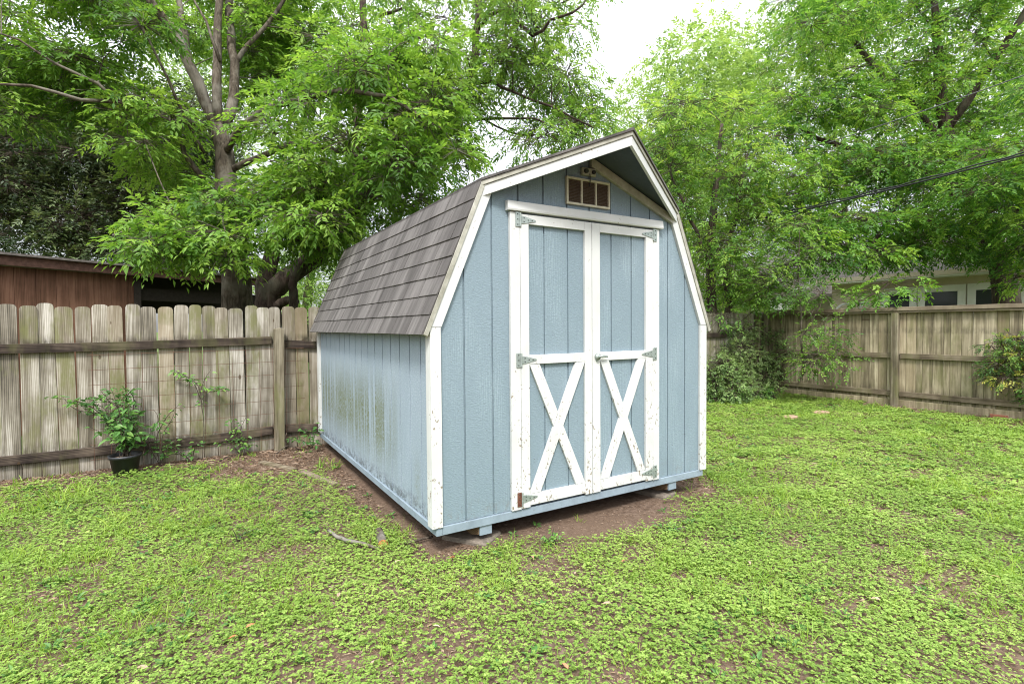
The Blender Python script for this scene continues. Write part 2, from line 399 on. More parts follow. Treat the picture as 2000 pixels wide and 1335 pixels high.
rng=np.random.default_rng(11)
def bare(x,y):
    """how bare the soil is, 0..1"""
    b=np.zeros_like(x)
    def blob(cx,cy,rx,ry,a=1.,rot=0):
        c,s=math.cos(rot),math.sin(rot); dx=(x-cx)*c+(y-cy)*s; dy=-(x-cx)*s+(y-cy)*c
        q=np.hypot(dx/rx,dy/ry); return a*np.clip(1.6-q*1.15,0,1)
    n=fbm(x*2.2,y*2.2,21,4); n2=fbm(x*.8+4,y*.8,31,3); n3=fbm(x*5,y*5,77,2)
    under=np.clip(np.minimum.reduce([x+.12,2.5-x,y+.12,3.7-y])/.15+.4,0,1)
    b=np.maximum(b,under)
    b=np.maximum(b,blob(1.35,-.12,.95,.30,1.1)+ (n-.5)*1.2*(blob(1.35,-.12,1.1,.42)>.05))
    b=np.maximum(b,blob(2.35,.1,.4,.35,1.0))
    b=np.maximum(b,blob(-.08,1.9,.16,1.6,1.0))
    b=np.maximum(b,blob(-.5,3.1,.9,.75,1.)+(n-.5)*.5*(blob(-.5,3.1,1.1,1.)>.05))
    b=np.maximum(b,np.clip((y-3.22)/.2,0,1)*(x<.5)*1.1)
    b=np.maximum(b,blob(-.55,2.0,.5,.8,.5,-.3))
    b=np.maximum(b,np.clip((x-8.35+ (n2-.5)*1.2)/.4,0,1)*(y<1.7)*.95)
    b=np.maximum(b,np.clip((y-3.1)/.4,0,1)*(x>2.5)*.7)
    # scattered thin patches, more of them near the camera and on the left
    near=np.clip(1.4-np.hypot(x+.6,y+1.2)/4.2,0,1); left=np.clip(.9-(x+.2)/3.,0,1)
    b=np.maximum(b,np.clip((n-(.71-.05*near-.03*left))/.06,0,1)*.65)
    b=np.maximum(b,np.clip((n3-.62)/.1,0,1)*.55)
    b=np.maximum(b,.28*left*np.clip((n2-.35)/.2,0,1))
    for (u,v,r) in [(700,1290,.16),(590,1275,.1),(840,1095,.1),(1330,1125,.13),(1600,1265,.11),(1500,1290,.12),(1430,1300,.1),(1220,1320,.16),(900,1010,.05),(1860,1165,.16),(1535,990,.13),(1915,975,.2),(150,1180,.14),(75,1160,.14),(1790,900,.2),(640,1040,.12),(1960,1310,.12),(820,1210,.08),(800,1240,.1),(390,1250,.1)]:
        c=G(u,v); b=np.maximum(b,blob(c[0],c[1],r*.72,r*.5,.85)*(.55+.9*(n3-.2)))
    return np.clip(b,0,1)

def scatter(n,x0,x1,y0,y1,seed,fn):
    r=np.random.default_rng(seed); x=r.uniform(x0,x1,n); y=r.uniform(y0,y1,n)
    X=np.stack([x,y,np.full(n,GZ)],1); k=mask_view(X,420)&(r.random(n)<fn(x,y))
    k&=~((x>-.02)&(x<2.46)&(y>.05)&(y<3.5))
    return X[k]
def dist(X): return np.hypot(X[:,0]-CP[0],X[:,1]-CP[1])

def make_clover():
    L=Leaves(); r=np.random.default_rng(5)
    AX=(-4.6,8.98,-2.6,3.66)
    area=(AX[1]-AX[0])*(AX[3]-AX[2])
    def dens(x,y):
        d=np.hypot(x-CP[0],y-CP[1]); lod=np.clip((3.4/np.maximum(d,1e-3))**1.35,.13,1)
        b=bare(x,y); pl=.45+.7*fbm(x*3.1,y*3.1,91,3)+.25*(fbm(x*9,y*9,93,2)-.5)
        return lod*np.clip(pl*(1-b)**1.3,0,1)*np.where(b>.93,0.02,1)
    X=scatter(int(area*11500),*AX,101,dens)
    d=dist(X); n=len(X); sc=np.clip((d/3.4)**.68,1,2.5)
    X[:,2]=gh(X[:,0],X[:,1])+r.uniform(.004,.05,n)*(.4+1.1*fbm(X[:,0]*4,X[:,1]*4,41,2))
    yaw=r.uniform(0,2*math.pi,n); size=r.uniform(.0068,.012,n)*sc*np.exp(r.normal(0,.18,n))*(.75+.5*fbm(X[:,0]*2.3+50,X[:,1]*2.3,88,3))
    hue=.5+.6*(fbm(X[:,0]*1.7,X[:,1]*1.7,61,3)-.5)
    T=np.clip(hue+r.normal(0,.15,n)+ (X[:,2]-GZ-.02)*2.5,0,1)
    tilt=r.normal(0,.22,(n,3)); tilt[:,2]=0; up=unit(UPV+tilt)
    far=d>5.2
    for k in range(3):
        a=yaw+k*2*math.pi/3; D=np.stack([np.cos(a),np.sin(a),r.uniform(-.25,.3,n)],1)
        m=np.ones(n,bool) if k<3 else ~far
        L.add((X)[m],D[m],(up+r.normal(0,.12,(n,3)))[m],(size*1.05)[m],(size*.95)[m],T[m],.12)
    o=L.build('ground_cover',M['clover']); tag(o,'low bright green clover and weeds covering the yard','ground cover',kind='stuff')
    print('clover',n)
make_clover()

def make_blades():
    r=np.random.default_rng(9); L=Leaves()
    def dn(x,y):
        q=fbm(x*1.9+7,y*1.9,131,3); b=bare(x,y); return np.clip((q-.47)/.14,0.06,1)*(1-.6*b)
    T0=scatter(21500,-4.6,9,-2.6,3.6,201,dn); d=dist(T0); T0=T0[(d<6)|(r.random(len(T0))<.5)]
    nb=9; n=len(T0)*nb; B=np.repeat(T0,nb,0)+np.concatenate([r.normal(0,.022,(n,2)),np.zeros((n,1))],1)
    B[:,2]=gh(B[:,0],B[:,1])+.004
    D=unit(np.stack([r.normal(0,.55,n),r.normal(0,.55,n),np.ones(n)],1))
    Ln=r.uniform(.03,.09,n)*np.repeat(np.clip(np.exp(r.normal(-.12,.38,len(T0))),.4,2.1),nb); W=r.uniform(.0022,.0042,n)*np.clip(dist(B)/3.2,1,2)
    T=np.clip(np.repeat(r.uniform(.25,.9,len(T0)),nb)+r.normal(0,.1,n),0,1)
    # two-piece bent blades
    S=unit(np.cross(D,r.normal(0,1,(n,3)))); bend=unit(np.stack([D[:,0],D[:,1],np.zeros(n)],1)+1e-6)
    mid=B+D*Ln[:,None]*.6; tip=mid+unit(D+bend*r.uniform(.3,1.1,n)[:,None])*Ln[:,None]*.45
    w=W[:,None]
    V=np.stack([B-S*w*.5,B+S*w*.5,mid+S*w*.45,mid-S*w*.45,tip],1).reshape(-1,3); i=np.arange(n)[:,None]*5
    F=np.concatenate([i+np.array([[0,1,2]]),i+np.array([[0,2,3]]),i+np.array([[3,2,4]])],0)
    o=np_mesh('grass',V,F,3,np.concatenate([T]*3),M['blade']); tag(o,'thin grass tufts growing through the clover','grass',kind='stuff')
make_blades()
def make_broad():
    r=np.random.default_rng(29); L=Leaves()
    X=scatter(2600,-3.4,8.9,-2.6,3.6,401,lambda x,y:(fbm(x*1.4+3,y*1.4,171,3)>.5)*(1-.6*bare(x,y))); n=len(X); X[:,2]=gh(X[:,0],X[:,1])+.008
    for k in range(8):
        a=r.uniform(0,.9,n)+k*.79; up=r.uniform(.15,.9,n); D=np.stack([np.cos(a),np.sin(a),up],1); s=r.uniform(.5,1.2,n)
        L.add(X+unit(D)*.012,D,UPV+r.normal(0,.3,(n,3)),.042*s,.02*s,np.clip(.45+r.normal(0,.18,n),0,1),.15,True)
    o=L.build('broadleaf_weeds',M['vine']); tag(o,'darker broad leaved weeds dotted through the clover','weeds',kind='stuff')
make_broad()

def make_litter():
    r=np.random.default_rng(19); L=Leaves()
    def dn(x,y):
        b=bare(x,y); clean=((x>.4)&(x<2.2)&(y<.2)&(y>-.45)); return np.clip(.13+b*.95,0,1)*np.where(clean,.75,1)
    X=scatter(235000,-4.6,8.97,-2.6,3.68,301,dn); n=len(X)
    d=dist(X); sc=np.clip(d/4.5,1,1.9)
    X[:,2]=gh(X[:,0],X[:,1])+r.uniform(.002,.012,n)
    a=r.uniform(0,2*math.pi,n); D=np.stack([np.cos(a),np.sin(a),r.normal(0,.16,n)],1)
    N=unit(UPV+r.normal(0,.3,(n,3)))
    Ln=r.uniform(.008,.034,n)*sc*np.where((X[:,0]>.4)&(X[:,0]<2.2)&(X[:,1]<.2)&(X[:,1]>-.45),.45,1.); W=Ln*r.uniform(.12,.45,n)
    T=r.beta(1.6,1.6,n)*.92; st_=r.random(n)<.3; Ln=np.where(st_,Ln*2.1,Ln); W=np.where(st_,.0022,W); T=np.where(st_,r.uniform(.6,.93,n),T)
    L.add(X,D,N,Ln,W,T,.2,True)
    o=L.build('leaf_litter',M['litter']); tag(o,'brown leaf litter and mulch scattered over the bare soil','leaf litter',kind='stuff')
    # pale dry stems lying in the lawn belong to the same litter
    # larger fallen leaves lying on the lawn, each one a thing
    spots=[(1953,1140,.95),(465,1255,1.),(480,1240,.99),(290,1315,.8),(113,1180,.7),(500,1108,.6),(725,1318,.85),(660,1180,.8),(1220,1102,.98),(1040,1095,.95),(890,1098,1.),(1110,1315,.98),(1815,1045,.75),(1195,1190,.8),(770,1110,.9),(845,1235,.9),(1700,1135,.7),(1390,955,.75),(1460,1108,.86),(1720,1185,.84)]
    for i,(u,v,t) in enumerate(spots):
        c=G(u,v); l=Leaves(); q=random.uniform(0,6.28)
        ln=random.uniform(.035,.055)
        l.add(np.array([[0,0,.0]]),np.array([[math.cos(q),math.sin(q),.15]]),np.array([[random.uniform(-.4,.4),random.uniform(-.4,.4),1.]]),np.array([ln]),np.array([ln*.42]),np.array([t]),.22,True)
        o=l.build('fallen_leaf',M['litter']); o.location=(c[0],c[1],float(gh(c[0],c[1]))+.035)
        tag(o,'dry brown fallen leaf resting on the green ground cover','leaf','dry leaves fallen on the lawn')
make_litter()

# ================================================================== THE SHED
W=2.44; Lw=3.5; TZ=.0
DS=(.387,.922)                                   # lower slope direction (x,z)
KX,KZ=.319,2.225; RX,RZ=1.22,2.573; TX,TZ0=-.09,1.25
def roofz(x):                                    # roof top line over the front
    x=min(x,W-x)
    if x<KX: return TZ0+(x-TX)*DS[1]/DS[0]
    return KZ+(x-KX)*(RZ-KZ)/(RX-KX)
shed=empty('garden_shed',(0,0,0),0,'pale blue barn shaped garden shed with white trim and crossed double doors','shed')
front=lambda u,v,d:(u,d,v)                       # d = world y
sideL=lambda u,v,d:(d,u,v)
def siding(profile,z0,u0,u1,grooves,f,d_face,d_groove,d_back,breaks=()):
    mb=MB(); g=.015 if f is sideL else .012
    edges=[u0]+[q for gr in grooves if u0<gr-g/2 and gr+g/2<u1 for q in (gr-g/2,gr+g/2)]+[u1]
    for i in range(0,len(edges),2):
        a,b=edges[i],edges[i+1]
        xs=[a]+[q for q in breaks if a+1e-4<q<b-1e-4]+[b]
        poly=[(a,z0),(b,z0)]+[(x,profile(x)) for x in reversed(xs)]
        mb.prism(poly,f,d_face,d_groove)
    xs=[u0]+[q for q in breaks if u0<q<u1]+[u1]
    poly=[(u0+.001,z0+.002),(u1-.001,z0+.002)]+[(min(max(x,u0+.001),u1-.001),profile(x)-.002) for x in reversed(xs)]
    mb.prism(poly,f,d_groove,d_back)
    return mb
gab=lambda x: roofz(x)-.055
grv=[.195+.2045*i for i in range(12)]
JL,JR=.527,1.913
# front wall: left cheek, right cheek, gable piece over the door
w=siding(gab,.055,.004,.56,grv,front,0,.011,.03,(KX,))
w2=siding(gab,.055,1.88,W-.004,grv,front,0,.011,.03,(W-KX,))
w3=siding(gab,2.03,.56,1.88,grv,front,0,.011,.03,(RX,))
for q in (w2,w3): w.add(q.v,q.f)
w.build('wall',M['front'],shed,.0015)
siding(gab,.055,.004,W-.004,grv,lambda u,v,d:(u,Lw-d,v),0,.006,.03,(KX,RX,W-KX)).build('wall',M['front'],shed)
sg=[.255+.2045*i for i in range(17)]
sw=siding(lambda u:1.30,.048,.0305,Lw-.031,sg,sideL,0,.013,.03)
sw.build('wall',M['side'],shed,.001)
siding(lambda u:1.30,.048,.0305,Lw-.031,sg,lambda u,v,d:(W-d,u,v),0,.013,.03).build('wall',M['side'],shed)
# corner boards
for x0,x1,y0,y1,a in ((-.044,.027,-.024,-.001,0),(W-.032,W+.046,-.024,-.001,0),(-.044,-.001,-.0005,.055,1),(W+.001,W+.044,-.0005,.055,1),
                    (-.03,-.001,Lw-.07,Lw,1),(W+.001,W+.03,Lw-.07,Lw,1),(-.03,.06,Lw+.001,Lw+.022,1),(W-.06,W+.03,Lw+.001,Lw+.022,1)):
    b=MB()
    z1=1.293 if a==0 else 1.27
    b.box((x0,y0,.052),(x1,y1,z1)); b.build('corner_board',M['trim'],shed,.002)
# rim joists
b=MB(); b.box((.0285,-.014,0),(W-.012,.03,.0535)); b.build('rim_board',M['rim'],shed,.002)
b=MB(); b.box((-.014,-.0145,-.001),(.0275,Lw+.01,.047)); b.build('rim_board',M['rim'],shed,.002)
b=MB(); b.box((W-.011,-.0145,-.001),(W+.012,Lw+.01,.047)); b.build('rim_board',M['rim'],shed,.002)
b=MB(); b.box((.0285,Lw-.02,0),(W-.012,Lw+.009,.0535)); b.build('rim_board',M['rim'],shed,.002)
b=MB(); b.box((.03,.031,.004),(W-.013,Lw-.021,.05)); b.build('floor_deck',M['rawwood'],shed)
# skids with angled cut ends
for x in (.292,2.045):
    b=MB(); b.prism([(.012,0.),(3.45,0.),(3.45,-.075),(.13,-.1),(.012,-.0625)],lambda u,v,d:(d,u,v),x,x+.092); b.build('skid',M['rawwood'],shed,.002)
    b=MB(); b.box((x+.0015,-.003,-.064),(x+.0905,.0105,-.001)); b.build('skid_cap',M['rim'],shed,.001)
b=MB(); b.box((1.17,.2,-.09),(1.26,3.4,-.001)); b.build('skid',M['rawwood'],shed)
# --- roof
nx,nz=-DS[1],DS[0]                               # outward normal of left lower slope (x,z)
def slope_panel(side):
    """deck under the shingles of a lower slope"""
    b=MB(); sx=(lambda x:x) if side<0 else (lambda x:W-x)
    t=.012
    b.prism([(TX+.004,TZ0+.002),(KX,KZ-.004),(KX-nx*t*1.2,KZ-.004-nz*t*1.2),(TX+.004-nx*t,TZ0+.002-nz*t)],lambda u,v,d:(sx(u),d,v),-.026,3.56)
    return b
def shingles(side):
    b=MB(); r=random.Random(3 if side<0 else 4); n=8; Ls=math.hypot(KX-TX,KZ-TZ0); e=Ls/n
    sx=(lambda x:x) if side<0 else (lambda x:W-x)
    y0,y1=-.034,3.575
    for i in range(n):
        off=(-.16 if i%2 else 0)+r.uniform(-.02,.02); y=y0; first=True
        k=0
        while y<y1-.01:
            ye=min(y0+off+.30*(k+1),y1)
            if ye-y>.035 or ye>=y1:
                a=y+.0035; c=ye-.0035 if ye<y1 else ye
                s0=i*e-.004+r.uniform(-.0015,.0015); s1=(i+1)*e+.012 if i<n-1 else Ls+.002
                h0=.0115+r.uniform(0,.002); h1=.0045
                def pt(s,h,yy): return (sx(TX+DS[0]*s+nx*h),yy,TZ0+DS[1]*s+nz*h)
                base=.0015
                tn=r.random()
                b.add([pt(s0,base,a),pt(s1,base-.001,a),pt(s1,h1,a),pt(s0,h0,a),pt(s0,base,c),pt(s1,base-.001,c),pt(s1,h1,c),pt(s0,h0,c)],
                      [(0,1,2,3),(4,7,6,5),(0,3,7,4),(1,5,6,2),(3,2,6,7),(0,4,5,1)],tn)
                y=ye
            k+=1
            if k>40: break
    return b
for side in (-1,1):
    o=slope_panel(side).build('roof_deck',M['darkwood'],shed)
    shingles(side).build('roof_shingles',M['shingle'],shed)
def upper(side):
    """upper slope with the pointed overhang at the front"""
    sx=(lambda x:x) if side<0 else (lambda x:W-x); b=MB()
    def plate(z0,z1,ya,yb,inx=0,tint=.5):
        P4=[(KX-.006,ya,KZ),(RX,yb,RZ),(RX,3.575,RZ),(KX-.006,3.575,KZ)]
        vs=[(sx(x),y,z+z0) for x,y,z in P4]+[(sx(x),y,z+z1) for x,y,z in P4]
        b.add(vs,[(3,2,1,0),(4,5,6,7),(0,1,5,4),(1,2,6,5),(2,3,7,6),(3,0,4,7)],tint)
    plate(-.001,.015,-.040,-.455,0,.0)
    return b
for side in (-1,1):
    sx=(lambda x:x) if side<0 else (lambda x:W-x)
    o=upper(side).build('roof_shingles',M['shingle'],shed)
    # prow fascia: grimy strip above, white board below
    def strip(t0,t1,y_off,th,mat,name,xa=KX,xb=RX,ya=-.03,yb=-.44):
        b=MB(); vs=[]
        for dy in (0,th):
            for (x,y,z,t) in ((xa,ya,KZ,t0),(xb,yb,RZ,t0),(xb,yb,RZ,t1),(xa,ya,KZ,t1)):
                vs.append((sx(x),y+y_off+dy,z-t))
        b.add(vs,[(0,1,2,3),(7,6,5,4),(0,4,5,1),(1,5,6,2),(2,6,7,3),(3,7,4,0)]); b.build(name,M[mat],shed,.0015)
    strip(.002,.031,-.004,.03,'grimy','fascia_strip')
    strip(.0315,.097,.004,.024,'trim','rake_board',KX-.0+.006)
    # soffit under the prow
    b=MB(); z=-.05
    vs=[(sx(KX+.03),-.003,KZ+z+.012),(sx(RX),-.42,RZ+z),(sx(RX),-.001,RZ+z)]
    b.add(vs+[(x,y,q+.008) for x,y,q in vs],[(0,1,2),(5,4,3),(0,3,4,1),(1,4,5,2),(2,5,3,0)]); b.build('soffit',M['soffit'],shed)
    # inner board where soffit meets wall
    if side>0:
        b=MB(); b.prism([(KX+.05,KZ-.05),(RX,RZ-.0595),(RX,RZ-.125),(KX+.05,KZ-.112)],lambda u,v,d:(sx(u),d,v),-.03,-.001); b.build('inner_trim',M['grimy'],shed,.0015)
    # lower rake: strip and white board parallel to the slope, ending in the corner board
    def rk(a0,a1,y0,y1,mat,name,s0,s1):
        b=MB()
        def q(s,a): return (sx(TX+DS[0]*s-nx*a),TZ0+DS[1]*s-nz*a)
        Ls=math.hypot(KX-TX,KZ-TZ0)
        b.prism([q(s0,a0),q(Ls+s1,a0),q(Ls+s1-.01,a1),q(s0+(a1-a0)*0,a1)],lambda u,v,d:(u,d,v),y0,y1); b.build(name,M[mat],shed,.0015)
    rk(.0005,.030,-.034,-.002,'grimy','fascia_strip',0.0,.002)
    # white rake board with level bottom on the corner board
    b=MB()
    def xat(z,a): s=(z-TZ0+nz*a)/DS[1]; return TX+DS[0]*s-nx*a
    zb=1.2945; zt=KZ-.012
    b.prism([(sx(xat(zb,.0305)),zb),(sx(xat(zt,.0305)),zt),(sx(xat(zt-.062,.094)),zt-.062),(sx(xat(zb,.094)),zb)],lambda u,v,d:(u,d,v),-.026,-.0012)
    b.build('rake_board',M['trim'],shed,.0015)
b=MB()
b.tube([(RX,-.45,RZ+.012),(RX,3.58,RZ+.012)],.008,6); b.build('ridge_cap',M['shingle'],shed)
# --- doors
b=MB(); b.box((JL,-.026,.058),(.6035,-.0015,2.052)); b.build('door_jamb',M['trim'],shed,.002)
b=MB(); b.box((1.8435,-.026,.058),(JR,-.0015,2.052)); b.build('door_jamb',M['trim'],shed,.002)
b=MB(); b.prism([(-.001,2.058),(-.040,2.058),(-.043,2.070),(-.036,2.122),(-.001,2.126)],lambda u,v,d:(d,u,v),.505,1.945); b.build('door_header',M['trim'],shed,.002)
b=MB(); b.box((.5,-.070,2.060),(1.95,-.052,2.078)); 
def door(x0,x1,rx0,rx1,flip):
    """x0..x1 leaf; rx0..rx1 inside of the stiles"""
    dg=[q for q in grv if x0+.02<q<x1-.02]
    d=siding(lambda x:2.045,.064,x0,x1,dg,front,-.006,.004,.02).build('door',M['front'],shed)
    mb=MB(); y0,y1=-.028,-.0065; Z0,Z1=.062,2.043
    mb.box((x0,y0,Z0),(rx0,y1,Z1)); mb.box((rx1,y0,Z0),(x1,y1,Z1))
    mb.box((rx0+.0007,y0,1.98),(rx1-.0007,y1,Z1)); mb.box((rx0+.0007,y0,1.037),(rx1-.0007,y1,1.10)); mb.box((rx0+.0007,y0,Z0+.012),(rx1-.0007,y1,.150))
    mb.build('door_frame',M['trim'],d,.0018)
    a,c=rx0+.002,rx1-.002; z0,z1=.152,1.035; bw=.083
    # full brace bottom-left to top-right
    b=MB(); b.prism([(a,z0),(a+bw,z0),(c,z1),(c-bw,z1)] if True else [],front,y0-.0005,y1); b.build('brace',M['trim'],d,.0018)
    # the other in two pieces, butted against the first
    b=MB()
    def lx(z): return a+(z-z0)/(z1-z0)*(c-bw-a)          # left edge of brace 1
    def rx_(z): return lx(z)+bw
    # brace 2 edges: from top-left to bottom-right
    def l2(z): return a+(z1-z)/(z1-z0)*(c-bw-a)
    def cross(f,g):
        lo,hi=z0,z1
        for _ in range(50):
            m=(lo+hi)/2
            if (f(m)-g(m))*(f(lo)-g(lo))<=0: hi=m
            else: lo=m
        return m
    r2=lambda z:l2(z)+bw
    zA=cross(l2,lx); zB=cross(r2,lx); zC=cross(l2,rx_); zD=cross(r2,rx_); e=.0015
    b.prism([(a,z1),(a+bw,z1),(r2(zB)-e,zB+e),(l2(zA)-e,zA+e)],front,y0+.002,y1)
    b.build('brace',M['trim'],d,.0018)
    b=MB(); b.prism([(l2(zC)+e,zC-e),(r2(zD)+e,zD-e),(c,z0),(c-bw,z0)],front,y0+.002,y1)
    b.build('brace',M['trim'],d,.0018)
    return d
dl=door(.606,1.2175,.672,1.154,False)
dr=door(1.2225,1.841,1.296,1.763,True)
def hinge(x,z,s,parent,rusty=False):
    """x = seam; s=+1 strap to the right"""
    h=MB(); y=-.0295
    h.prism([(x+s*.004,z+.026),(x+s*.03,z+.024),(x+s*.118,z+.006),(x+s*.124,z),(x+s*.118,z-.006),(x+s*.03,z-.024),(x+s*.004,z-.026)],front,y-.003,y)
    h.tube([(x,y-.003,z-.045),(x,y-.003,z+.045)],.006,8)
    o=h.build('hinge',M['galv'],parent,.0005)
    p=MB(); p.box((x-s*.038 if s>0 else x+.006,y-.0028,z-.048),(x-.006 if s>0 else x+.038,y+.002,z+.048)); p.build('hinge_plate',M['rust' if rusty else 'galv'],parent,.0005)
    q=MB()
    for xx,zz in ((.028,.012),(.028,-.012),(.06,0),(.092,0)):
        q.tube([(x+s*xx,y-.0045,z+zz),(x+s*xx,y-.0025,z+zz)],.0042,8)
    for zz in (-.034,0,.034): q.tube([(x-s*.022,y-.0045,z+zz),(x-s*.022,y-.0025,z+zz)],.0042,8)
    q.build('screw',M['screw'],parent)['kind']='stuff'
for z,ru in ((2.005,False),(1.068,False),(.128,True)): hinge(.605,z,1,dl,ru)
for z in (2.005,1.07,.128): hinge(1.842,z,-1,dr)
# lever latch
h=MB(); h.tube([(1.262,-.03,1.068),(1.262,-.05,1.068)],.022,14); h.tube([(1.262,-.052,1.068),(1.30,-.056,1.072),(1.345,-.05,1.066)],[.009,.008,.006],8); h.build('door_handle',M['galv'],dr,0,True)
h=MB(); h.tube([(1.262,-.028,1.045),(1.262,-.036,1.045)],.012,10); h.build('lock',M['galv'],dr)
# --- gable vent
v=MB(); x0,x1,z0,z1=1.0,1.403,2.158,2.353; fr=.016
for bx in ((x0,z0,x1,z0+fr),(x0,z1-fr,x1,z1),(x0,z0+fr,x0+fr,z1-fr),(x1-fr,z0+fr,x1,z1-fr),(1.130,z0+fr,1.143,z1-fr),(1.262,z0+fr,1.275,z1-fr)):
    v.box((bx[0],-.022,bx[1]),(bx[2],-.001,bx[3]))
vent=v.build('gable_vent',M['cream'],shed,.002)
for a,c in ((x0+fr,1.130),(1.143,1.262),(1.275,x1-fr)):
    s=MB(); s.box((a+.0006,-.004,z0+fr+.0006),(c-.0006,-.0012,z1-fr-.0006))
    zz=z0+fr+.004
    while zz<z1-fr-.008:
        s.add([(a+.001,-.016,zz),(c-.001,-.016,zz),(c-.001,-.0045,zz+.007),(a+.001,-.0045,zz+.007),(a+.001,-.0155,zz+.0015),(c-.001,-.0155,zz+.0015),(c-.001,-.004,zz+.0085),(a+.001,-.004,zz+.0085)],
              [(0,1,2,3),(7,6,5,4),(0,4,5,1),(2,6,7,3)]); zz+=.0105
    s.build('louvre',M['louvre'],vent)
# small rusty light fitting above the vent
l=MB(); l.box((1.135,-.03,2.378),(1.262,-.001,2.432)); lf=l.build('light_fitting',M['grimy'],shed,.004)
for a,q in ((1.163,.016),(1.232,.014)):
    l=MB(); l.tube([(a,-.031,2.405),(a,-.046,2.403)],q,10); l.build('socket',M['screw'],lf)
l=MB(); l.tube([(1.2,-.031,2.39),(1.2,-.036,2.36),(1.203,-.03,2.335),(1.199,-.028,2.30)],.0035,6); l.build('wire',M['screw'],lf)
# concrete pads the skids rest on
def pad(cx,cy,sx,sy,h,rz,label):
    b=MB(); b.box((-sx,-sy,0),(sx,sy,h)); o=b.build('concrete_pad',M['concrete'],None,.012); z=float(gh(cx,cy))
    o.location=(cx,cy,-.099-h+.0 if False else min(z,-.101-h*0)-.0); o.location.z=-.1-h; o.rotation_euler=(0,0,rz); tag(o,label,'concrete block','concrete pads under the shed')
pad(.31,.15,.12,.17,.05,.62,'grey concrete pad under the skid at the near left corner of the shed')
pad(2.04,.19,.10,.19,.05,.2,'grey concrete pad under the skid at the right front corner of the shed')

# ================================================================== FENCES
def picket_mesh(h,wd,mat,ear=True,th=.016):
    b=MB(); w=wd/2; e=.028
    poly=[(-w,0),(w,0),(w,h-e*1.2),(w-e*.35,h-e*.45),(w-e,h-e*.08),(w*.35,h),(-w*.35,h),(-w+e,h-e*.08),(-w+e*.35,h-e*.45),(-w,h-e*1.2)] if ear else [(-w,0),(w,0),(w,h),(-w,h)]
    b.prism(poly,lambda u,v,d:(u,d,v),0,th)
    m=b.mesh('picket',mat); return m
bf=empty('back_fence',(0,3.70,GZ),0,'weathered grey dog eared picket fence running behind the blue shed','fence')
pm=[picket_mesh(1.67,w_,M['picket']) for w_ in (.134,.137,.131)]
rp=random.Random(5)
ed=[-4.3,-4.16,-4.02,-3.88,-3.74,-3.60,-3.46,-3.32,-3.18,-3.04,-2.90]
xs=[-2.848,-2.708,-2.566,-2.429,-2.285,-2.157,-2.018,-1.89,-1.758,-1.611,-1.469,-1.334,-1.204,-1.07,-.933,-.784,-.648,-.509,-.385,-.24,-.091]
xs=[-2.848-.14*k for k in range(9,0,-1)]+xs
while xs[-1]<9.0: xs.append(xs[-1]+rp.uniform(.138,.147))
gapidx={10:.008,13:.01}
for i in range(len(xs)-1):
    x0,x1=xs[i],xs[i+1]; cx=(x0+x1)/2
    if .35<cx<2.2: continue                     # wholly behind the shed
    o=bpy.data.objects.new('picket',pm[i%3]); link(o,bf)
    gap=rp.choice([.003,.005,.006,.009,.013])
    o.scale=((x1-x0-gap)/(.134,.137,.131)[i%3],1,1+rp.uniform(-.012,.012))
    o.location=(cx,rp.uniform(-.002,.003),0); o.rotation_euler=(rp.uniform(-.004,.004),rp.uniform(-.011,.011),rp.uniform(-.02,.02))
def rail(x0,x1,z0,z1,h=.088,y0=-.042,y1=-.003,name='rail',mat='rail'):
    b=MB(); n=max(2,int((x1-x0)/.25)); ps=[]
    rr=random.Random(int(x0*100+z0*10))
    tops=[]; 
    for i in range(n+1):
        f=i/n; x=x0+(x1-x0)*f; zc=z0+(z1-z0)*f-.02*math.sin(f*math.pi)+rr.uniform(-.002,.002); tops.append((x,zc))
    poly=[(x,z-h/2) for x,z in tops]+[(x,z+h/2) for x,z in reversed(tops)]
    b.prism(poly,front,y0,y1); return b.build(name,M[mat],bf,.003)
zz=-GZ
rail(-4.1,-.502,1.13+zz,1.157+zz); rail(-.365,.6,1.112+zz,1.10+zz)
rail(-4.1,-1.905,.10+zz,.075+zz); rail(-1.9,-.512,.078+zz,.105+zz); rail(-.385,.6,.112+zz,.08+zz)
rail(2.2,5.6,1.10+zz,1.13+zz); rail(5.7,8.9,1.13+zz,1.10+zz); rail(2.2,5.6,.09+zz,.1+zz); rail(5.7,8.9,.1+zz,.09+zz)
def post(x,y,h,w,mat='post',parent=bf,name='post',rx=0):
    b=MB(); b.prism([(0,0),(w,0),(w,h-.006),(w*.55,h),(0,h-.01)],lambda u,v,d:(x+u+rx*(1-v/h),y+d,v),0,.085); return b.build(name,M[mat],parent,.005)
post(-.483,-.129,1.43,.108,rx=-.022); post(-4.2,-.09,1.44,.09); post(5.62,-.09,1.44,.09)
# wire mesh panel leaning on the fence
wm=empty('wire_panel',(-2.15,3.60,GZ),0,'rusty square wire mesh panel leaning against the picket fence','wire panel')
b=MB(); nvw=15
for i in range(nvw): 
    x=i*.137; b.tube([(x,.0,.03),(x+.004,-.004,.6),(x,.004,1.19)],.0022,5)
b.build('upright_wires',M['wire'],wm)
b=MB()
for j in range(8):
    z=1.185-.149*j; b.tube([(-.03,0,z-.012),(.5,.003,z-.004),(1.2,-.003,z),(1.99,0,z+.006)],.0022,5)
b.build('cross_wires',M['wire'],wm)

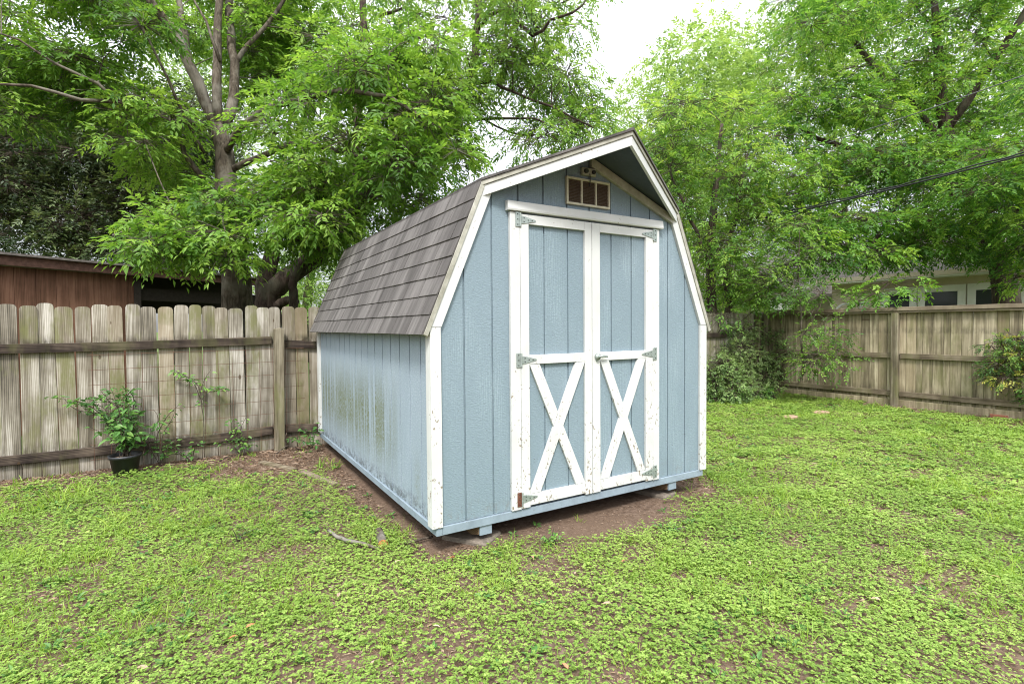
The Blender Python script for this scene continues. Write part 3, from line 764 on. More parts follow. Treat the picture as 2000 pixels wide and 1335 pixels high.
# right fence, plane x = 9.0
rf=empty('side_fence',(9.0,0,GZ),0,'brown board fence with flat top cap along the right of the yard','fence')
rm=MB(); rm.prism([(-.0685,0),(.0685,0),(.0685,1.60),(-.0685,1.60)],lambda u,v,d:(d,u,v),0,.016); rme=rm.mesh('board',M['rboard'])
y=-1.6; rp=random.Random(8)
while y<3.62:
    wdt=rp.choice([.14,.14,.137,.142,.09,.14]); o=bpy.data.objects.new('board',rme); link(o,rf); o.location=(rp.uniform(0,.007),y+wdt/2,.02); o.scale=(1,(wdt-rp.choice([.004,.006,.008]))/.137,1); y+=wdt
def rbox(name,a,b_,mat='rrail'):
    q=MB(); q.box(a,b_); return q.build(name,M[mat],rf,.003)
rbox('rail',(-.04,-1.6,.83),(-.0005,1.19,.915)); rbox('rail',(-.04,1.31,.83),(-.0005,3.6,.915))
rbox('rail',(-.04,-1.6,.185),(-.0005,1.19,.27)); rbox('rail',(-.04,1.31,.185),(-.0005,3.6,.27))
rbox('cap_rail',(-.06,-1.6,1.6),(.05,3.66,1.635)); rbox('cap_rail',(-.075,-1.6,1.636),(-.035,3.66,1.70)); 
rbox('kick_board',(-.022,-1.6,.0),(-.001,3.6,.125),'rboard')
for yy in (1.2,): 
    q=MB(); q.box((-.1,yy,0),(-.002,yy+.1,1.598)); q.build('post',M['post'],rf,.004)
for yy,xx in ((3.62,-.02),(3.63,-.26)):
    q=MB(); q.box((xx-.09,yy-.05,0),(xx,yy+.04,1.66)); q.build('post',M['post'],rf,.004)

# ================================================================== FOLIAGE TOOLS
def resample(pts,rad,step):
    """Catmull-Rom through the given points"""
    pts=[np.array(p,float) for p in pts]; Q=[2*pts[0]-pts[1]]+pts+[2*pts[-1]-pts[-2]]; out=[]; ro=[]
    for i in range(len(pts)-1):
        p0,p1,p2,p3=Q[i:i+4]; n=max(2,int(np.linalg.norm(p2-p1)/step))
        for k in range(n):
            t=k/n; out.append(.5*((2*p1)+(-p0+p2)*t+(2*p0-5*p1+4*p2-p3)*t*t+(-p0+3*p1-3*p2+p3)*t**3)); ro.append(rad[i]+(rad[i+1]-rad[i])*t)
    out.append(pts[-1]); ro.append(rad[-1]); return out,ro
def in_poly(u,v,poly):
    c=np.zeros(len(u),bool); j=len(poly)-1
    for i in range(len(poly)):
        xi,yi=poly[i]; xj,yj=poly[j]
        c^=((yi>v)!=(yj>v))&(u<(xj-xi)*(v-yi)/(yj-yi+1e-9)+xi); j=i
    return c
def region(poly,d0,d1,n,seed,minz=.3,holes=(),thin=()):
    r=np.random.default_rng(seed); xs=[p[0] for p in poly]; ys=[p[1] for p in poly]; out=[]
    while len(out)<n:
        u=r.uniform(min(xs),max(xs),400); v=r.uniform(min(ys),max(ys),400); k=in_poly(u,v,poly)
        for h in holes: k&=~in_poly(u,v,h)
        d=r.uniform(d0,d1,400)
        for a,b,c in zip(u[k],v[k],d[k]):
            q=P(a,b,c)
            if q[2]>minz: out.append(q)
            if len(out)>=n: break
    return np.array(out)
def sprays(L,B,D,R,nl,ll,lw,T,r,droop=.35,full=False,spread=.85):
    n=len(B); D=unit(D); S=unit(np.cross(D,UPV+r.normal(0,.25,(n,3)))); N=unit(np.cross(S,D)); N*=np.sign(N[:,2:3]+1e-9)
    for k in range(nl):
        if k==nl-1: t=1.; sg=0
        else: t=.3+.62*(k//2)/max(1,(nl-1)//2); sg=1 if k%2 else -1
        pos=B+D*(R*t)[:,None]-UPV*(droop*R*t*t)[:,None]
        ld=D*(1-.35*abs(sg))+S*sg*spread-UPV*(droop*(.6+.6*t))+r.normal(0,.16,(n,3))
        s=r.uniform(.75,1.15,n)
        L.add(pos,ld,N+r.normal(0,.28,(n,3)),ll*s,lw*s,np.clip(T+r.normal(0,.1,n),0,1),.16,full)
def tree(name,label,cat,limbs,clumps,crad,nspray,leaf,mat,bark,group=None,seed=1,flat=.5,nl=7,R=.22,ll=.085,lw=.03,droop=.35,tbase=.45,tvar=.2,topup=.35,root=None,twig=True,branch_r=.02,out=.9,droopb=.0,maxconn=3.5):
    r=np.random.default_rng(seed); ctr=clumps.mean(0) if len(clumps) else np.array(limbs[0][0][0])
    base=np.array(limbs[0][0][0],float); e=empty(name,tuple(base),0,label,cat,group)
    mb=MB(); sk=[]; 
    for pts,rad in limbs:
        q,ro=resample(pts,rad,.25); q=[p+ (r.normal(0,.012,3) if 0<i<len(q)-1 else 0) for i,p in enumerate(q)]
        mb.tube([p-base for p in q],ro,10 if rad[0]>.06 else 6)
        sk+= [(p,a) for p,a in zip(q,ro)]
    SP=np.array([p for p,a in sk]); SR=np.array([a for p,a in sk])
    order=np.argsort([np.min(np.linalg.norm(SP-c,axis=1)) for c in clumps]) if len(clumps) else []
    for ci in order:
        c=clumps[ci]; w=c-SP; dd=np.linalg.norm(w,axis=1); cost=dd-.6*np.clip(w[:,2],-.5,1.)+np.where(SR<.006,.3,0); j=int(np.argmin(cost)); p=SP[j]; d=dd[j]
        if d<.08: continue
        ra=min(SR[j]*.75,max(.006,branch_r*(.35+.3*d))); mid=(p+c)/2+r.normal(0,.07*d,3)+UPV*.06*d
        q,ro=resample([p,mid,c],[ra,ra*.7,max(.004,ra*.4)],.22)
        mb.tube([x-base for x in q],ro,5,False); SP=np.concatenate([SP,np.array(q[1:])]); SR=np.concatenate([SR,np.array(ro[1:])])
    mb.build('trunk',bark,e,0,True,clean=False)
    if len(clumps):
        K=len(clumps); cr=r.uniform(crad[0],crad[1],K); ns=np.maximum(3,(nspray*(cr/np.mean(crad))**2).astype(int))
        idx=np.repeat(np.arange(K),ns); n=len(idx); C=clumps[idx]; a=cr[idx]
        v=unit(r.normal(0,1,(n,3))); rad=r.uniform(.25,1,n)**.6; off=v*(rad*a)[:,None]; off[:,2]*=flat; off[:,2]-=(np.hypot(off[:,0],off[:,1])**2/np.maximum(a,.01))*.18
        Bp=C+off; D=unit(off*np.array([1,1,.7]))*out+r.normal(0,.4,(n,3)); D[:,2]-=.12+droopb
        T=tbase+r.normal(0,tvar*.5,n)+np.repeat(r.normal(0,tvar*.7,K),ns)+topup*np.clip(off[:,2]/np.maximum(a*flat,.01),-1,1)*.3  # tint rises toward each clump's top: lit tops put into the leaf colour
        L=Leaves(); Rr=r.uniform(.7,1.2,n)*R
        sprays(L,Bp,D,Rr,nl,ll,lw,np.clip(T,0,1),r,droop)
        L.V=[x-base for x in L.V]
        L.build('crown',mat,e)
        if twig:
            A=C+off*.15; k=r.random(n)<.6; tipb=Bp+unit(D)*Rr[:,None]*.6
            V,F=seg_tubes(np.concatenate([A[k],Bp[k]]),np.concatenate([Bp[k],tipb[k]]),np.full(2*k.sum(),.0045),np.full(2*k.sum(),.0025),3)
            o=np_mesh('twigs',V-base,F,4,np.full(len(F),.5),bark,e)
    print(name,len(clumps),'leaflets',n*nl if len(clumps) else 0)
    return e
def g3(p): return np.array([p[0],p[1],GZ-.1])
PP=lambda *l:[P(u,v,d) for u,v,d in l]

# ------------------------------------------------------------------ Tree A: large tree behind the left fence
t0=P(462,590,8.); A=[([g3(t0),P(462,590,8.),P(455,480,8.),P(447,380,8.),P(440,300,8.),P(425,245,8.)],[.27,.25,.22,.185,.15,.13]),
 (PP((425,250,8.),(400,195,8.),(375,130,7.9),(345,65,7.8),(300,10,7.7),(250,-60,7.6)),[.11,.1,.09,.08,.07,.06]),
 (PP((428,250,8.),(424,160,8.),(424,80,8.1),(430,0,8.2),(436,-90,8.3)),[.085,.075,.068,.06,.05]),
 (PP((430,250,8.),(452,215,8.1),(458,150,8.2),(450,60,8.3),(446,-30,8.5),(440,-110,8.6)),[.10,.09,.08,.07,.06,.05]),
 (PP((456,130,8.2),(480,90,8.3),(520,50,8.4),(560,-10,8.6),(600,-80,8.8)),[.05,.045,.04,.035,.03]),
 (PP((385,160,8.3),(365,100,8.4),(355,40,8.6),(340,-40,8.8)),[.07,.06,.055,.045]),
 (PP((400,245,8.),(330,235,7.6),(250,205,7.2),(160,195,6.9),(60,170,6.6),(-60,160,6.4)),[.045,.038,.032,.026,.02,.014]),
 (PP((250,205,7.2),(190,165,7.),(110,125,6.8),(40,80,6.6),(-30,60,6.4)),[.028,.024,.018,.014,.01]),
 (PP((400,300,8.),(370,240,7.8),(330,160,7.5),(290,80,7.3),(255,20,7.2)),[.03,.027,.022,.018,.014]),
 (PP((400,350,8.),(360,300,7.9),(340,245,7.8)),[.05,.045,.03]),
 (PP((450,420,8.),(385,430,7.3),(310,435,6.8),(220,460,6.4)),[.05,.04,.03,.018]),
 (PP((455,330,8.),(520,300,7.4),(600,280,6.9),(680,300,6.5),(760,330,6.2)),[.06,.05,.04,.03,.018]),
 (PP((452,370,8.),(530,400,7.4),(600,430,7.),(660,440,6.8)),[.05,.04,.03,.02]),
 (PP((440,300,8.),(480,240,7.3),(560,200,6.8),(660,180,6.3),(760,190,6.),(840,240,5.9)),[.06,.05,.045,.035,.025,.015]),
 (PP((430,120,8.),(400,40,8.),(370,-20,8.)),[.03,.02,.015])]
A=[([np.array(p) for p in a],[q*.88 for q in r]) for a,r in A]
cA=np.concatenate([
 region([(-80,60),(180,90),(290,130),(340,200),(320,290),(200,270),(-80,230)],7.1,8.6,52,1),       # long left limbs
 region([(180,-120),(640,-120),(700,60),(520,150),(330,60),(220,20)],8.4,10.5,62,2),
 region([(-60,-60),(300,-60),(300,60),(240,120),(60,60),(-60,60)],6.8,8.6,22,23),region([(385,330),(500,330),(510,440),(400,440)],6.6,7.5,4,24,.9),
 region([(540,150),(860,60),(900,260),(860,400),(760,420),(560,420),(520,300)],5.9,7.6,64,3),      # bright near foliage right of the trunk
 region([(500,330),(620,310),(720,430),(640,480),(500,460)],6.,7.6,22,4),region([(290,400),(420,390),(500,430),(430,460),(300,450)],6.2,7.4,8,44),region([(380,60),(640,40),(640,160),(480,200)],8.8,10.2,18,45),
 region([(235,495),(300,455),(420,440),(480,490),(420,515),(280,515)],5.9,7.2,13,5,.9),
 region([(240,250),(380,270),(400,400),(330,380),(260,330)],8.2,9.3,9,6)])
tree('broadleaf_tree','large tree with many grey forking limbs and bright green leaves behind the picket fence','tree',A,cA,(.26,.55),44,None,M['leafA'],M['barkA'],'trees beyond the fences',3,.42,7,.2,.095,.037,.28,.55,.3,.5,branch_r=.016)

# ------------------------------------------------------------------ Tree B: dark twisted trunk behind fence, limb reaching over the shed
t0=P(520,600,9.)
B=[([g3(t0),P(522,600,9.),P(540,560,9.),P(575,530,9.),P(620,500,8.8),P(690,430,8.6),P(740,345,8.4),P(800,285,8.2),P(860,245,8.),P(905,185,8.),P(925,140,8.),P(932,60,8.),P(935,-60,8.1)],[.26,.22,.18,.16,.15,.14,.13,.115,.10,.085,.07,.05,.03]),
 (PP((525,600,9.),(515,560,9.),(530,500,9.1),(545,450,9.2),(560,400,9.3),(575,300,9.5)),[.17,.15,.13,.11,.09,.05]),
 ([g3(P(575,600,8.7)),P(574,600,8.7),P(572,560,8.7),P(585,520,8.7),P(630,490,8.7),P(665,470,8.7)],[.09,.075,.07,.07,.05,.03]),
 (PP((540,600,8.9),(560,588,8.8),(580,590,8.7)),[.09,.07,.05]),
 (PP((915,165,8.),(960,163,7.7),(1000,180,7.5),(1080,210,7.3),(1160,250,7.1)),[.03,.025,.02,.016,.01]),
 (PP((900,228,8.),(960,232,7.7),(1045,230,7.4),(1070,260,7.3)),[.022,.02,.014,.008]),
 (PP((940,230,8.),(1000,262,7.8),(1060,262,7.6),(1100,280,7.4)),[.018,.014,.012,.008]),
 (PP((932,60,8.),(980,20,7.8),(1040,70,7.4),(1075,40,7.3),(1120,25,7.1),(1150,-10,7.)),[.03,.028,.025,.02,.016,.01]),
 (PP((740,30,8.),(790,20,7.9),(830,45,7.8)),[.03,.02,.014]),
 (PP((690,430,8.6),(700,200,8.9),(710,60,9.),(700,-60,9.)),[.08,.07,.06,.05])]
cB=np.concatenate([
 region([(640,-80),(1170,-80),(1165,20),(1120,90),(1060,50),(980,150),(900,260),(740,330),(700,120)],7.,9.6,58,31),
 region([(900,60),(1080,80),(1140,130),(1160,200),(1150,250),(1100,300),(1010,300),(1000,240),(1090,220),(960,160),(880,240)],7.,8.6,36,32,.3,[[(930,240),(985,230),(985,330),(945,350)],[(1000,185),(1060,200),(1060,225),(1000,220)]]),
 region([(700,300),(900,250),(930,300),(880,400),(740,450),(640,470)],7.6,9.6,34,33),
 region([(500,420),(700,380),(650,520),(560,520)],8.2,10.,16,34)])
tree('pecan_tree','dark twisted trunk tree beside the large forked one, limb arching over the shed','tree',B,cB,(.28,.58),30,None,M['leafB'],M['barkB'],'trees beyond the fences',4,.5,9,.24,.082,.03,.35,.55,.28,.5,droopb=.12,branch_r=.014)

# ------------------------------------------------------------------ Tree C: dark evergreen oak far left
t0=P(150,560,13.); tC=[([g3(t0),P(150,560,13.),P(160,460,13.),P(190,360,13.),P(230,260,13.)],[.28,.25,.2,.15,.08]),(PP((155,500,13.),(80,420,12.5),(20,330,12.)),[.14,.1,.05]),(PP((160,460,13.),(280,470,12.5),(370,500,12.)),[.12,.08,.04]),(PP((170,420,13.),(300,360,12.6),(400,330,12.4)),[.1,.07,.04]),(PP((200,340,13.),(120,250,12.8),(60,150,12.5)),[.08,.06,.03])]
cC=np.concatenate([region([(-120,190),(160,220),(430,260),(470,420),(420,500),(200,500),(-120,490)],11.,14.,165,41,1.3),region([(-140,40),(60,120),(260,150),(500,200),(460,300),(-140,260)],12.,15.,50,43)])
tree('oak_tree','dense dark dull green tree standing behind the red brown shed','tree',tC,cC,(.5,1.0),80,None,M['leafC'],M['barkB'],'trees beyond the fences',5,.6,6,.26,.10,.05,.15,.42,.4,.5,branch_r=.03)
# far pale trees closing the gaps
def far_tree(u,vb,d,poly,n,seed,label,mat='leafG',cr=(.8,1.5),ns=46,name='background_tree',dd=2.5,ll=.16,tb=.5):
    b=P(u,vb,d); tl=[([g3(b),b,P(u+10,vb-110,d),P(u-5,vb-220,d)],[.22,.2,.15,.08])]
    tree(name,label,'tree',tl,region(poly,d-dd,d+dd,n,seed,.2),cr,ns,None,M[mat],M['barkA'],'trees beyond the fences',seed,.7,6,.3,ll,.07,.25,tb,.25,.5,twig=False,branch_r=.03)
far_tree(600,600,22,[(500,470),(660,440),(700,520),(690,625),(500,625)],40,51,'pale green far tree seen low between the dark twisted trunk and the shed roof',tb=.6)
far_tree(330,600,21,[(330,-80),(700,-80),(860,100),(880,320),(640,420),(520,460),(300,420),(230,200)],175,52,'tall pale tree seen through the branches above the picket fence',cr=(.9,1.7),tb=.45)
far_tree(-60,600,20,[(-200,120),(40,160),(160,330),(120,560),(-200,600)],40,57,'far green tree at the left edge behind the dark oak','leafC',cr=(.9,1.6),tb=.6)

# ------------------------------------------------------------------ right hand trees
# F: slender tree right behind the back fence, beside the gable
t0=P(1392,640,10.5)
Fl=[([g3(t0),P(1392,640,10.5),P(1388,540,10.5),P(1392,430,10.5),P(1400,330,10.5),P(1410,240,10.6)],[.12,.11,.09,.075,.05,.03]),
 ([g3(P(1425,640,10.6)),P(1425,640,10.6),P(1420,520,10.6),P(1440,400,10.6),P(1460,300,10.7)],[.09,.08,.06,.045,.02]),(PP((1390,520,10.5),(1350,430,10.3),(1310,340,10.2)),[.05,.035,.02])]
cF=np.concatenate([region([(1235,300),(1300,200),(1400,180),(1470,200),(1500,300),(1490,420),(1520,520),(1500,600),(1400,640),(1370,560),(1330,420),(1290,340)],9.5,12.,120,61,.6)])
tree('hackberry_tree','slender light green tree rising right beside the shed gable, behind the back fence','tree',Fl,cF,(.35,.62),34,None,M['leafF'],M['barkB'],'trees beyond the fences',6,.55,7,.22,.085,.034,.3,.5,.32,.6,branch_r=.014)
# G: tall paler trees behind
far_tree(1330,620,19,[(1180,260),(1260,150),(1310,100),(1370,60),(1420,50),(1480,100),(1500,260),(1500,420),(1300,420),(1220,330)],130,62,'tall pale green tree topping out against the white sky right of the shed','leafG',(.8,1.4),48,dd=2.2,ll=.14,tb=.55)
far_tree(1250,620,21,[(1180,300),(1290,290),(1420,460),(1480,640),(1350,640),(1250,400)],75,66,'pale tree low behind the slender one beside the shed','leafG',tb=.3)
# H: big tree over the right fence
t0=P(1965,600,12.)
H=[([g3(t0),P(1965,600,12.),P(1950,500,12.),P(1900,400,12.),P(1860,300,12.),P(1840,200,12.),P(1830,60,12.),P(1820,-80,12.)],[.28,.26,.22,.18,.15,.12,.08,.05]),
 (PP((1940,470,12.),(1850,440,11.4),(1740,420,11.),(1640,440,10.6),(1580,470,10.4)),[.12,.09,.07,.05,.03]),
 (PP((1900,400,12.),(1800,340,12.),(1700,300,12.),(1600,270,12.),(1540,230,12.)),[.10,.08,.06,.045,.03]),
 (PP((1860,300,12.),(1760,180,12.3),(1680,100,12.6),(1640,30,12.8),(1600,-60,13.)),[.09,.075,.06,.045,.03]),
 (PP((1850,250,12.),(1920,150,11.6),(1980,60,11.2),(2040,-40,11.)),[.1,.08,.07,.05]),
 (PP((1940,470,12.),(2000,400,11.),(2060,330,10.5)),[.1,.08,.05]),
 (PP((1740,420,11.),(1700,490,10.6),(1690,540,10.4)),[.04,.03,.02])]
cH=np.concatenate([
 region([(1500,40),(1560,-60),(2080,-80),(2080,250),(1900,320),(1700,300),(1520,300),(1490,160)],10.5,13.5,135,71),
 region([(1500,280),(1700,280),(2080,260),(2080,430),(1900,450),(1700,455),(1560,480),(1500,420)],10.,13.,120,72,1.),region([(1960,440),(2080,420),(2080,560),(1975,560)],9.6,11.,12,77,1.),region([(1640,455),(1960,450),(1960,500),(1640,512)],10.2,12.,17,78,1.),
 region([(1560,430),(1760,440),(1740,490),(1640,520),(1600,530)],9.6,11.5,16,73,1.),
 region([(1690,560),(1740,550),(1745,600),(1700,590)],9.3,9.6,2,74,.5),
 region([(1880,220),(2080,120),(2080,500),(1990,520),(1900,400)],8.6,10.5,28,75,1.)])
tree('elm_tree','large spreading green tree overhanging the right fence and the tan house','tree',H,cH,(.42,.78),40,None,M['leafH'],M['barkB'],'trees beyond the fences',7,.36,8,.24,.095,.042,.3,.5,.35,.6,branch_r=.018)
# behind H: second large
far_tree(1650,600,19,[(1480,180),(1500,40),(1560,-80),(2100,-80),(2100,200),(1900,420),(1560,430)],170,76,'tall tree filling the sky behind the tree over the right fence','leafG',(.9,1.6),46,dd=2.5,ll=.15,tb=.4)
# young thin tree in the corner of the yard
t0=G(1568,752)
tree('young_tree','thin stemmed young tree growing against the right fence near the corner','tree',
 [([np.array([t0[0],t0[1],GZ-.05]),P(1567,700,9.3),P(1565,620,9.3),P(1558,520,9.3),P(1562,450,9.3)],[.022,.02,.017,.012,.006]),(PP((1566,660,9.3),(1600,600,9.2),(1620,560,9.2)),[.012,.009,.005])],
 np.concatenate([region([(1500,440),(1600,430),(1620,520),(1600,600),(1530,600),(1500,520)],8.9,9.8,22,81,.5),region([(1570,600),(1640,600),(1650,740),(1580,740)],8.9,9.35,14,82,.05)]),(.2,.36),22,None,M['leafF'],M['barkA'],None,8,.6,7,.15,.055,.024,.3,.35,.3,.5,branch_r=.008)

# ------------------------------------------------------------------ shrubs at the back corner
def shrub(u,v,h,rx,n,seed,label,mat='shrub',name='shrub',cr=(.12,.26),ns=26,nl=5,ll=.05,lw=.02,R=.1,cat='shrub',group='shrubs in the back corner',tb=.45,tv=.3,d=None,flat=.8,full=False):
    r=np.random.default_rng(seed); b=G(u,v) if d is None else P(u,v,d); b=np.array([b[0],b[1],GZ-.02]); cl=[]
    for _ in range(n):
        q=unit(r.normal(0,1,3)); q[2]=abs(q[2]); s=r.random()**.45
        cl.append(b+np.array([q[0]*rx*s,q[1]*rx*s,.08+q[2]*(h-.1)*s]))
    limbs=[]
    for k in range(5):
        a=r.uniform(0,6.28); t=b+np.array([math.cos(a)*rx*.5,math.sin(a)*rx*.5,h*.7]); m=(b+t)/2+np.array([0,0,.05*h])
        limbs.append(([b+r.normal(0,.02,3)*[1,1,0],m,t],[.014,.01,.005]))
    return tree(name,label,cat,limbs,np.array(cl),cr,ns,None,M[mat],M['barkB'],group,seed,flat,nl,R,ll,lw,.2,tb,tv,.5,branch_r=.006)
shrub(1440,776,1.7,.55,80,91,'grey green feathery shrub just right of the shed in the back corner',ll=.04,lw=.012,nl=9,R=.14,tb=.7)
shrub(1400,782,.95,.5,50,92,'round dark green bush low beside the right corner of the shed',tb=.5,ll=.06,lw=.024)
shrub(1500,764,1.6,.78,125,93,'bushy green shrub in front of the two corner posts',tb=.65,ll=.07,lw=.024)
shrub(1570,762,1.1,.6,70,94,'spreading shrub with arching leaves at the foot of the young tree',tb=.6,ll=.07,lw=.022)
shrub(1590,752,1.75,.42,80,95,'tall dark shrub pressed against the right fence next to the corner',tb=.3,ll=.055,lw=.02)
shrub(1425,786,.3,.35,10,96,'low bright weed clump at the edge of the back corner shrubs','vine','weed',(.08,.14),20,5,.05,.026,.07,'weed',tb=.6)
shrub(1490,778,.25,.3,10,97,'low light green weed clump in front of the bushy corner shrub','vine','weed',(.08,.14),20,5,.05,.026,.07,'weed',tb=.7)
# nandina at the right edge
nb=np.array([8.15,-.48,GZ])
def nandina():
    r=np.random.default_rng(98); limbs=[]; b=P(1990,800,7.7); b=np.array([b[0],b[1],GZ-.02])
    for (u,v) in ((1915,715),(1960,650),(2010,640),(2050,700),(1975,740),(2030,760),(1940,690)):
        t=P(u,v,7.7+r.uniform(-.25,.25)); limbs.append(([b+r.normal(0,.03,3)*[1,1,0],(b*.6+t*.4)+np.array([0,0,.1]),t],[.012,.009,.004]))
    cl=np.concatenate([region([(1900,710),(1960,690),(2090,640),(2090,800),(2000,790),(1960,750)],7.3,8.1,50,99,.0),region([(1930,670),(1990,650),(2090,640),(2090,700),(1950,700)],7.3,8.1,34,100,.0)])
    tree('nandina_bush','bush with yellow green and orange tinted leaves at the right edge by the fence','shrub',limbs,cl,(.12,.22),24,None,M['nandina'],M['barkB'],None,12,.5,9,.14,.045,.016,.2,.38,.42,.5,branch_r=.006)
nandina()

# ------------------------------------------------------------------ potted plant and vines on the fence
pc=np.array([-1.88,3.36]); pot=empty('potted_plant',(pc[0],pc[1],GZ+.0),0,'bushy green plant in a black plastic nursery pot before the picket fence','potted plant')
b=MB(); b.lathe([(.098,.0),(.125,.17),(.136,.172),(.138,.2),(.13,.2),(.122,.175),(.12,.16),(.0,.16)],28); b.build('pot',M['pot'],pot,0,True)
b=MB(); b.lathe([(.115,.165),(.0,.172)],20); b.build('soil',M['ground'],pot)
def leafy(parent,name,stems,nleaf,ll,lw,mat,seed,tb=.5,stem_mat='barkA',r0=.004,tip_only=.35,jit=.03):
    r=np.random.default_rng(seed); mb=MB(); L=Leaves()
    for st in stems:
        q,ro=resample(st,[r0]*(len(st)-1)+[r0*.4],.04); mb.tube(q,ro,5,False); q=np.array(q); n=nleaf
        t=r.uniform(tip_only,1,n)*(len(q)-1); i=np.clip(t.astype(int),0,len(q)-2); f=(t-i)[:,None]; Bp=q[i]*(1-f)+q[i+1]*f
        a=r.uniform(0,6.28,n); D=np.stack([np.cos(a),np.sin(a),r.normal(.05,.35,n)],1); pet=unit(D)*r.uniform(.01,jit,n)[:,None]
        s=r.uniform(.5,1.15,n); L.add(Bp+pet,D-UPV*.25,UPV+r.normal(0,.45,(n,3))+np.array([0,-.5,0]),ll*s,lw*s,np.clip(tb+r.normal(0,.22,n),0,1),.14,True)
    if name: mb.build('stem',M[stem_mat],parent,0,True,clean=False)
    return L.build('foliage',M[mat],parent)
r=random.Random(2); st=[]
for k in range(40):
    a=r.uniform(0,6.28); R_=r.uniform(.05,.29); h=r.uniform(.34,.62)*(1.2-R_*1.5); st.append([(r.uniform(-.05,.05),r.uniform(-.05,.05),.16),(math.cos(a)*R_*.4,math.sin(a)*R_*.35,.16+h*.55),(math.cos(a)*R_,math.sin(a)*R_*.6,.16+h*.9)])
leafy(pot,'s',st[:22],11,.085,.05,'vine',21,.42)
vn=0
def fence_vine(label,base,pts_list,n,ll,lw,seed,tb=.45,cat='vine',name='vine',group='vines and weeds along the picket fence',mat='vine',tip=.25,jit=.05):
    e=empty(name,(float(base[0]),float(base[1]),float(base[2])),0,label,cat,group)
    leafy(e,'s',[[tuple(np.array(p)-np.array(base)) for p in pl] for pl in pts_list],n,ll,lw,mat,seed,tb,tip_only=tip,jit=jit); return e
FY=3.57
def fy(u,v,y=FY):
    rr=CF + CR*(u-1000)/FP - CU*(v-667.5)/FP; return CP+rr*((y-CP[1])/rr[1])
gb=lambda u,y=FY:np.array([fy(u,900,y)[0],y,GZ])
b0=gb(235,3.5)
fence_vine('tangled leafy shrub branches spreading left above the black pot',b0,[[b0,fy(210,830),fy(170,790),fy(100,775)],[b0,fy(215,820),fy(190,790),fy(130,790)],[b0,fy(230,810),fy(225,780),fy(215,755)],[b0,fy(245,800),fy(250,770),fy(268,752)],[b0,fy(240,810),fy(200,780),fy(165,775)],[b0,fy(230,820),fy(240,790),fy(240,765)],[b0,fy(220,820),fy(185,810),fy(175,790)],[b0,fy(250,820),fy(262,800),fy(255,775)],[b0,fy(225,820),fy(150,800),fy(118,770)],[b0,fy(260,800),fy(258,770),fy(240,756)],[b0,fy(235,800),fy(215,785),fy(195,760)]],44,.062,.03,31,.4,'shrub','vine_shrub',tip=.4)
b0=gb(312)
fence_vine('thin twiggy vine climbing the wire panel right of the pot',b0,[[b0,fy(305,860),fy(325,815),fy(350,790)],[b0,fy(290,860),fy(310,820),fy(300,800)],[b0,fy(318,850),fy(335,820),fy(342,800)],[b0,fy(330,870),fy(340,860),fy(362,862)],[b0,fy(315,880),fy(300,885),fy(290,880)]],22,.05,.024,32,.4)
b0=gb(395)
fence_vine('pale vine sprig hanging high on the wire panel',b0,[[b0,fy(398,830),fy(392,770),fy(400,740),fy(412,722)],[fy(395,790),fy(385,750),fy(350,728),fy(340,724)],[fy(395,780),fy(410,760),fy(435,760)],[fy(392,780),fy(380,750),fy(368,735)]],22,.06,.034,33,.6,tip=.62)
b0=gb(470)
fence_vine('short leafy weed at the fence foot below the lower rail',b0,[[b0,fy(465,850),fy(455,835)],[b0,fy(475,855),fy(478,850)],[b0,fy(480,870),fy(505,868)],[b0,fy(455,870),fy(425,862)],[b0,fy(462,840),fy(450,815)],[b0,fy(470,840),fy(480,815)]],18,.05,.028,34,.55,'weed','weed')
b0=gb(375)
fence_vine('small weed sprawling between the pot and the fence post',b0,[[b0,fy(350,880),fy(330,868)],[b0,fy(380,875),fy(385,862)],[b0,fy(345,885),fy(315,895)]],18,.055,.03,35,.5,'weed','weed')
b0=np.array([-.12,3.45,GZ])
fence_vine('leafy weed growing at the rear left corner of the shed',b0,[[b0,b0+[-.05,-.05,.2],b0+[-.14,-.1,.30]],[b0,b0+[.02,-.1,.2],b0+[.08,-.14,.32]],[b0,b0+[-.1,0,.12],b0+[-.25,-.05,.16]],[b0,b0+[0,-.1,.1],b0+[.0,-.3,.13]]],22,.06,.032,36,.35,'weed','weed')
b0=G(1078,1062)
fence_vine('small upright green weed on the bare soil before the shed doors',b0,[[b0,b0+[.0,0,.05],b0+[.01,-.01,.11]],[b0,b0+[.03,0,.04],b0+[.06,-.01,.07]],[b0,b0+[-.03,0,.04],b0+[-.05,.01,.06]],[b0,b0+[0,-.03,.04],b0+[.02,-.05,.06]]],16,.032,.02,37,.65,'weed','weed','weeds round the shed',tip=.2,jit=.02)
b0=G(1310,1040)
fence_vine('low weed patch on the soil right of the shed doors',b0,[[b0,b0+[.04*math.cos(a),.04*math.sin(a),.03],b0+[.1*math.cos(a),.1*math.sin(a),.05]] for a in np.arange(0,6.2,1.1)],14,.025,.017,38,.6,'weed','weed','weeds round the shed',tip=.2,jit=.02)
b0=G(465,1060)
fence_vine('dark leaved oak seedling alone in the lawn left of the logs',b0,[[b0,b0+[.02,0,.05],b0+[.12,.02,.07]],[b0,b0+[-.01,0,.05],b0+[-.03,0,.1]],[b0,b0+[.03,0,.05],b0+[.07,0,.09]]],6,.045,.018,39,.0,'seedling','seedling',None,'shrub',tip=.3,jit=.015)
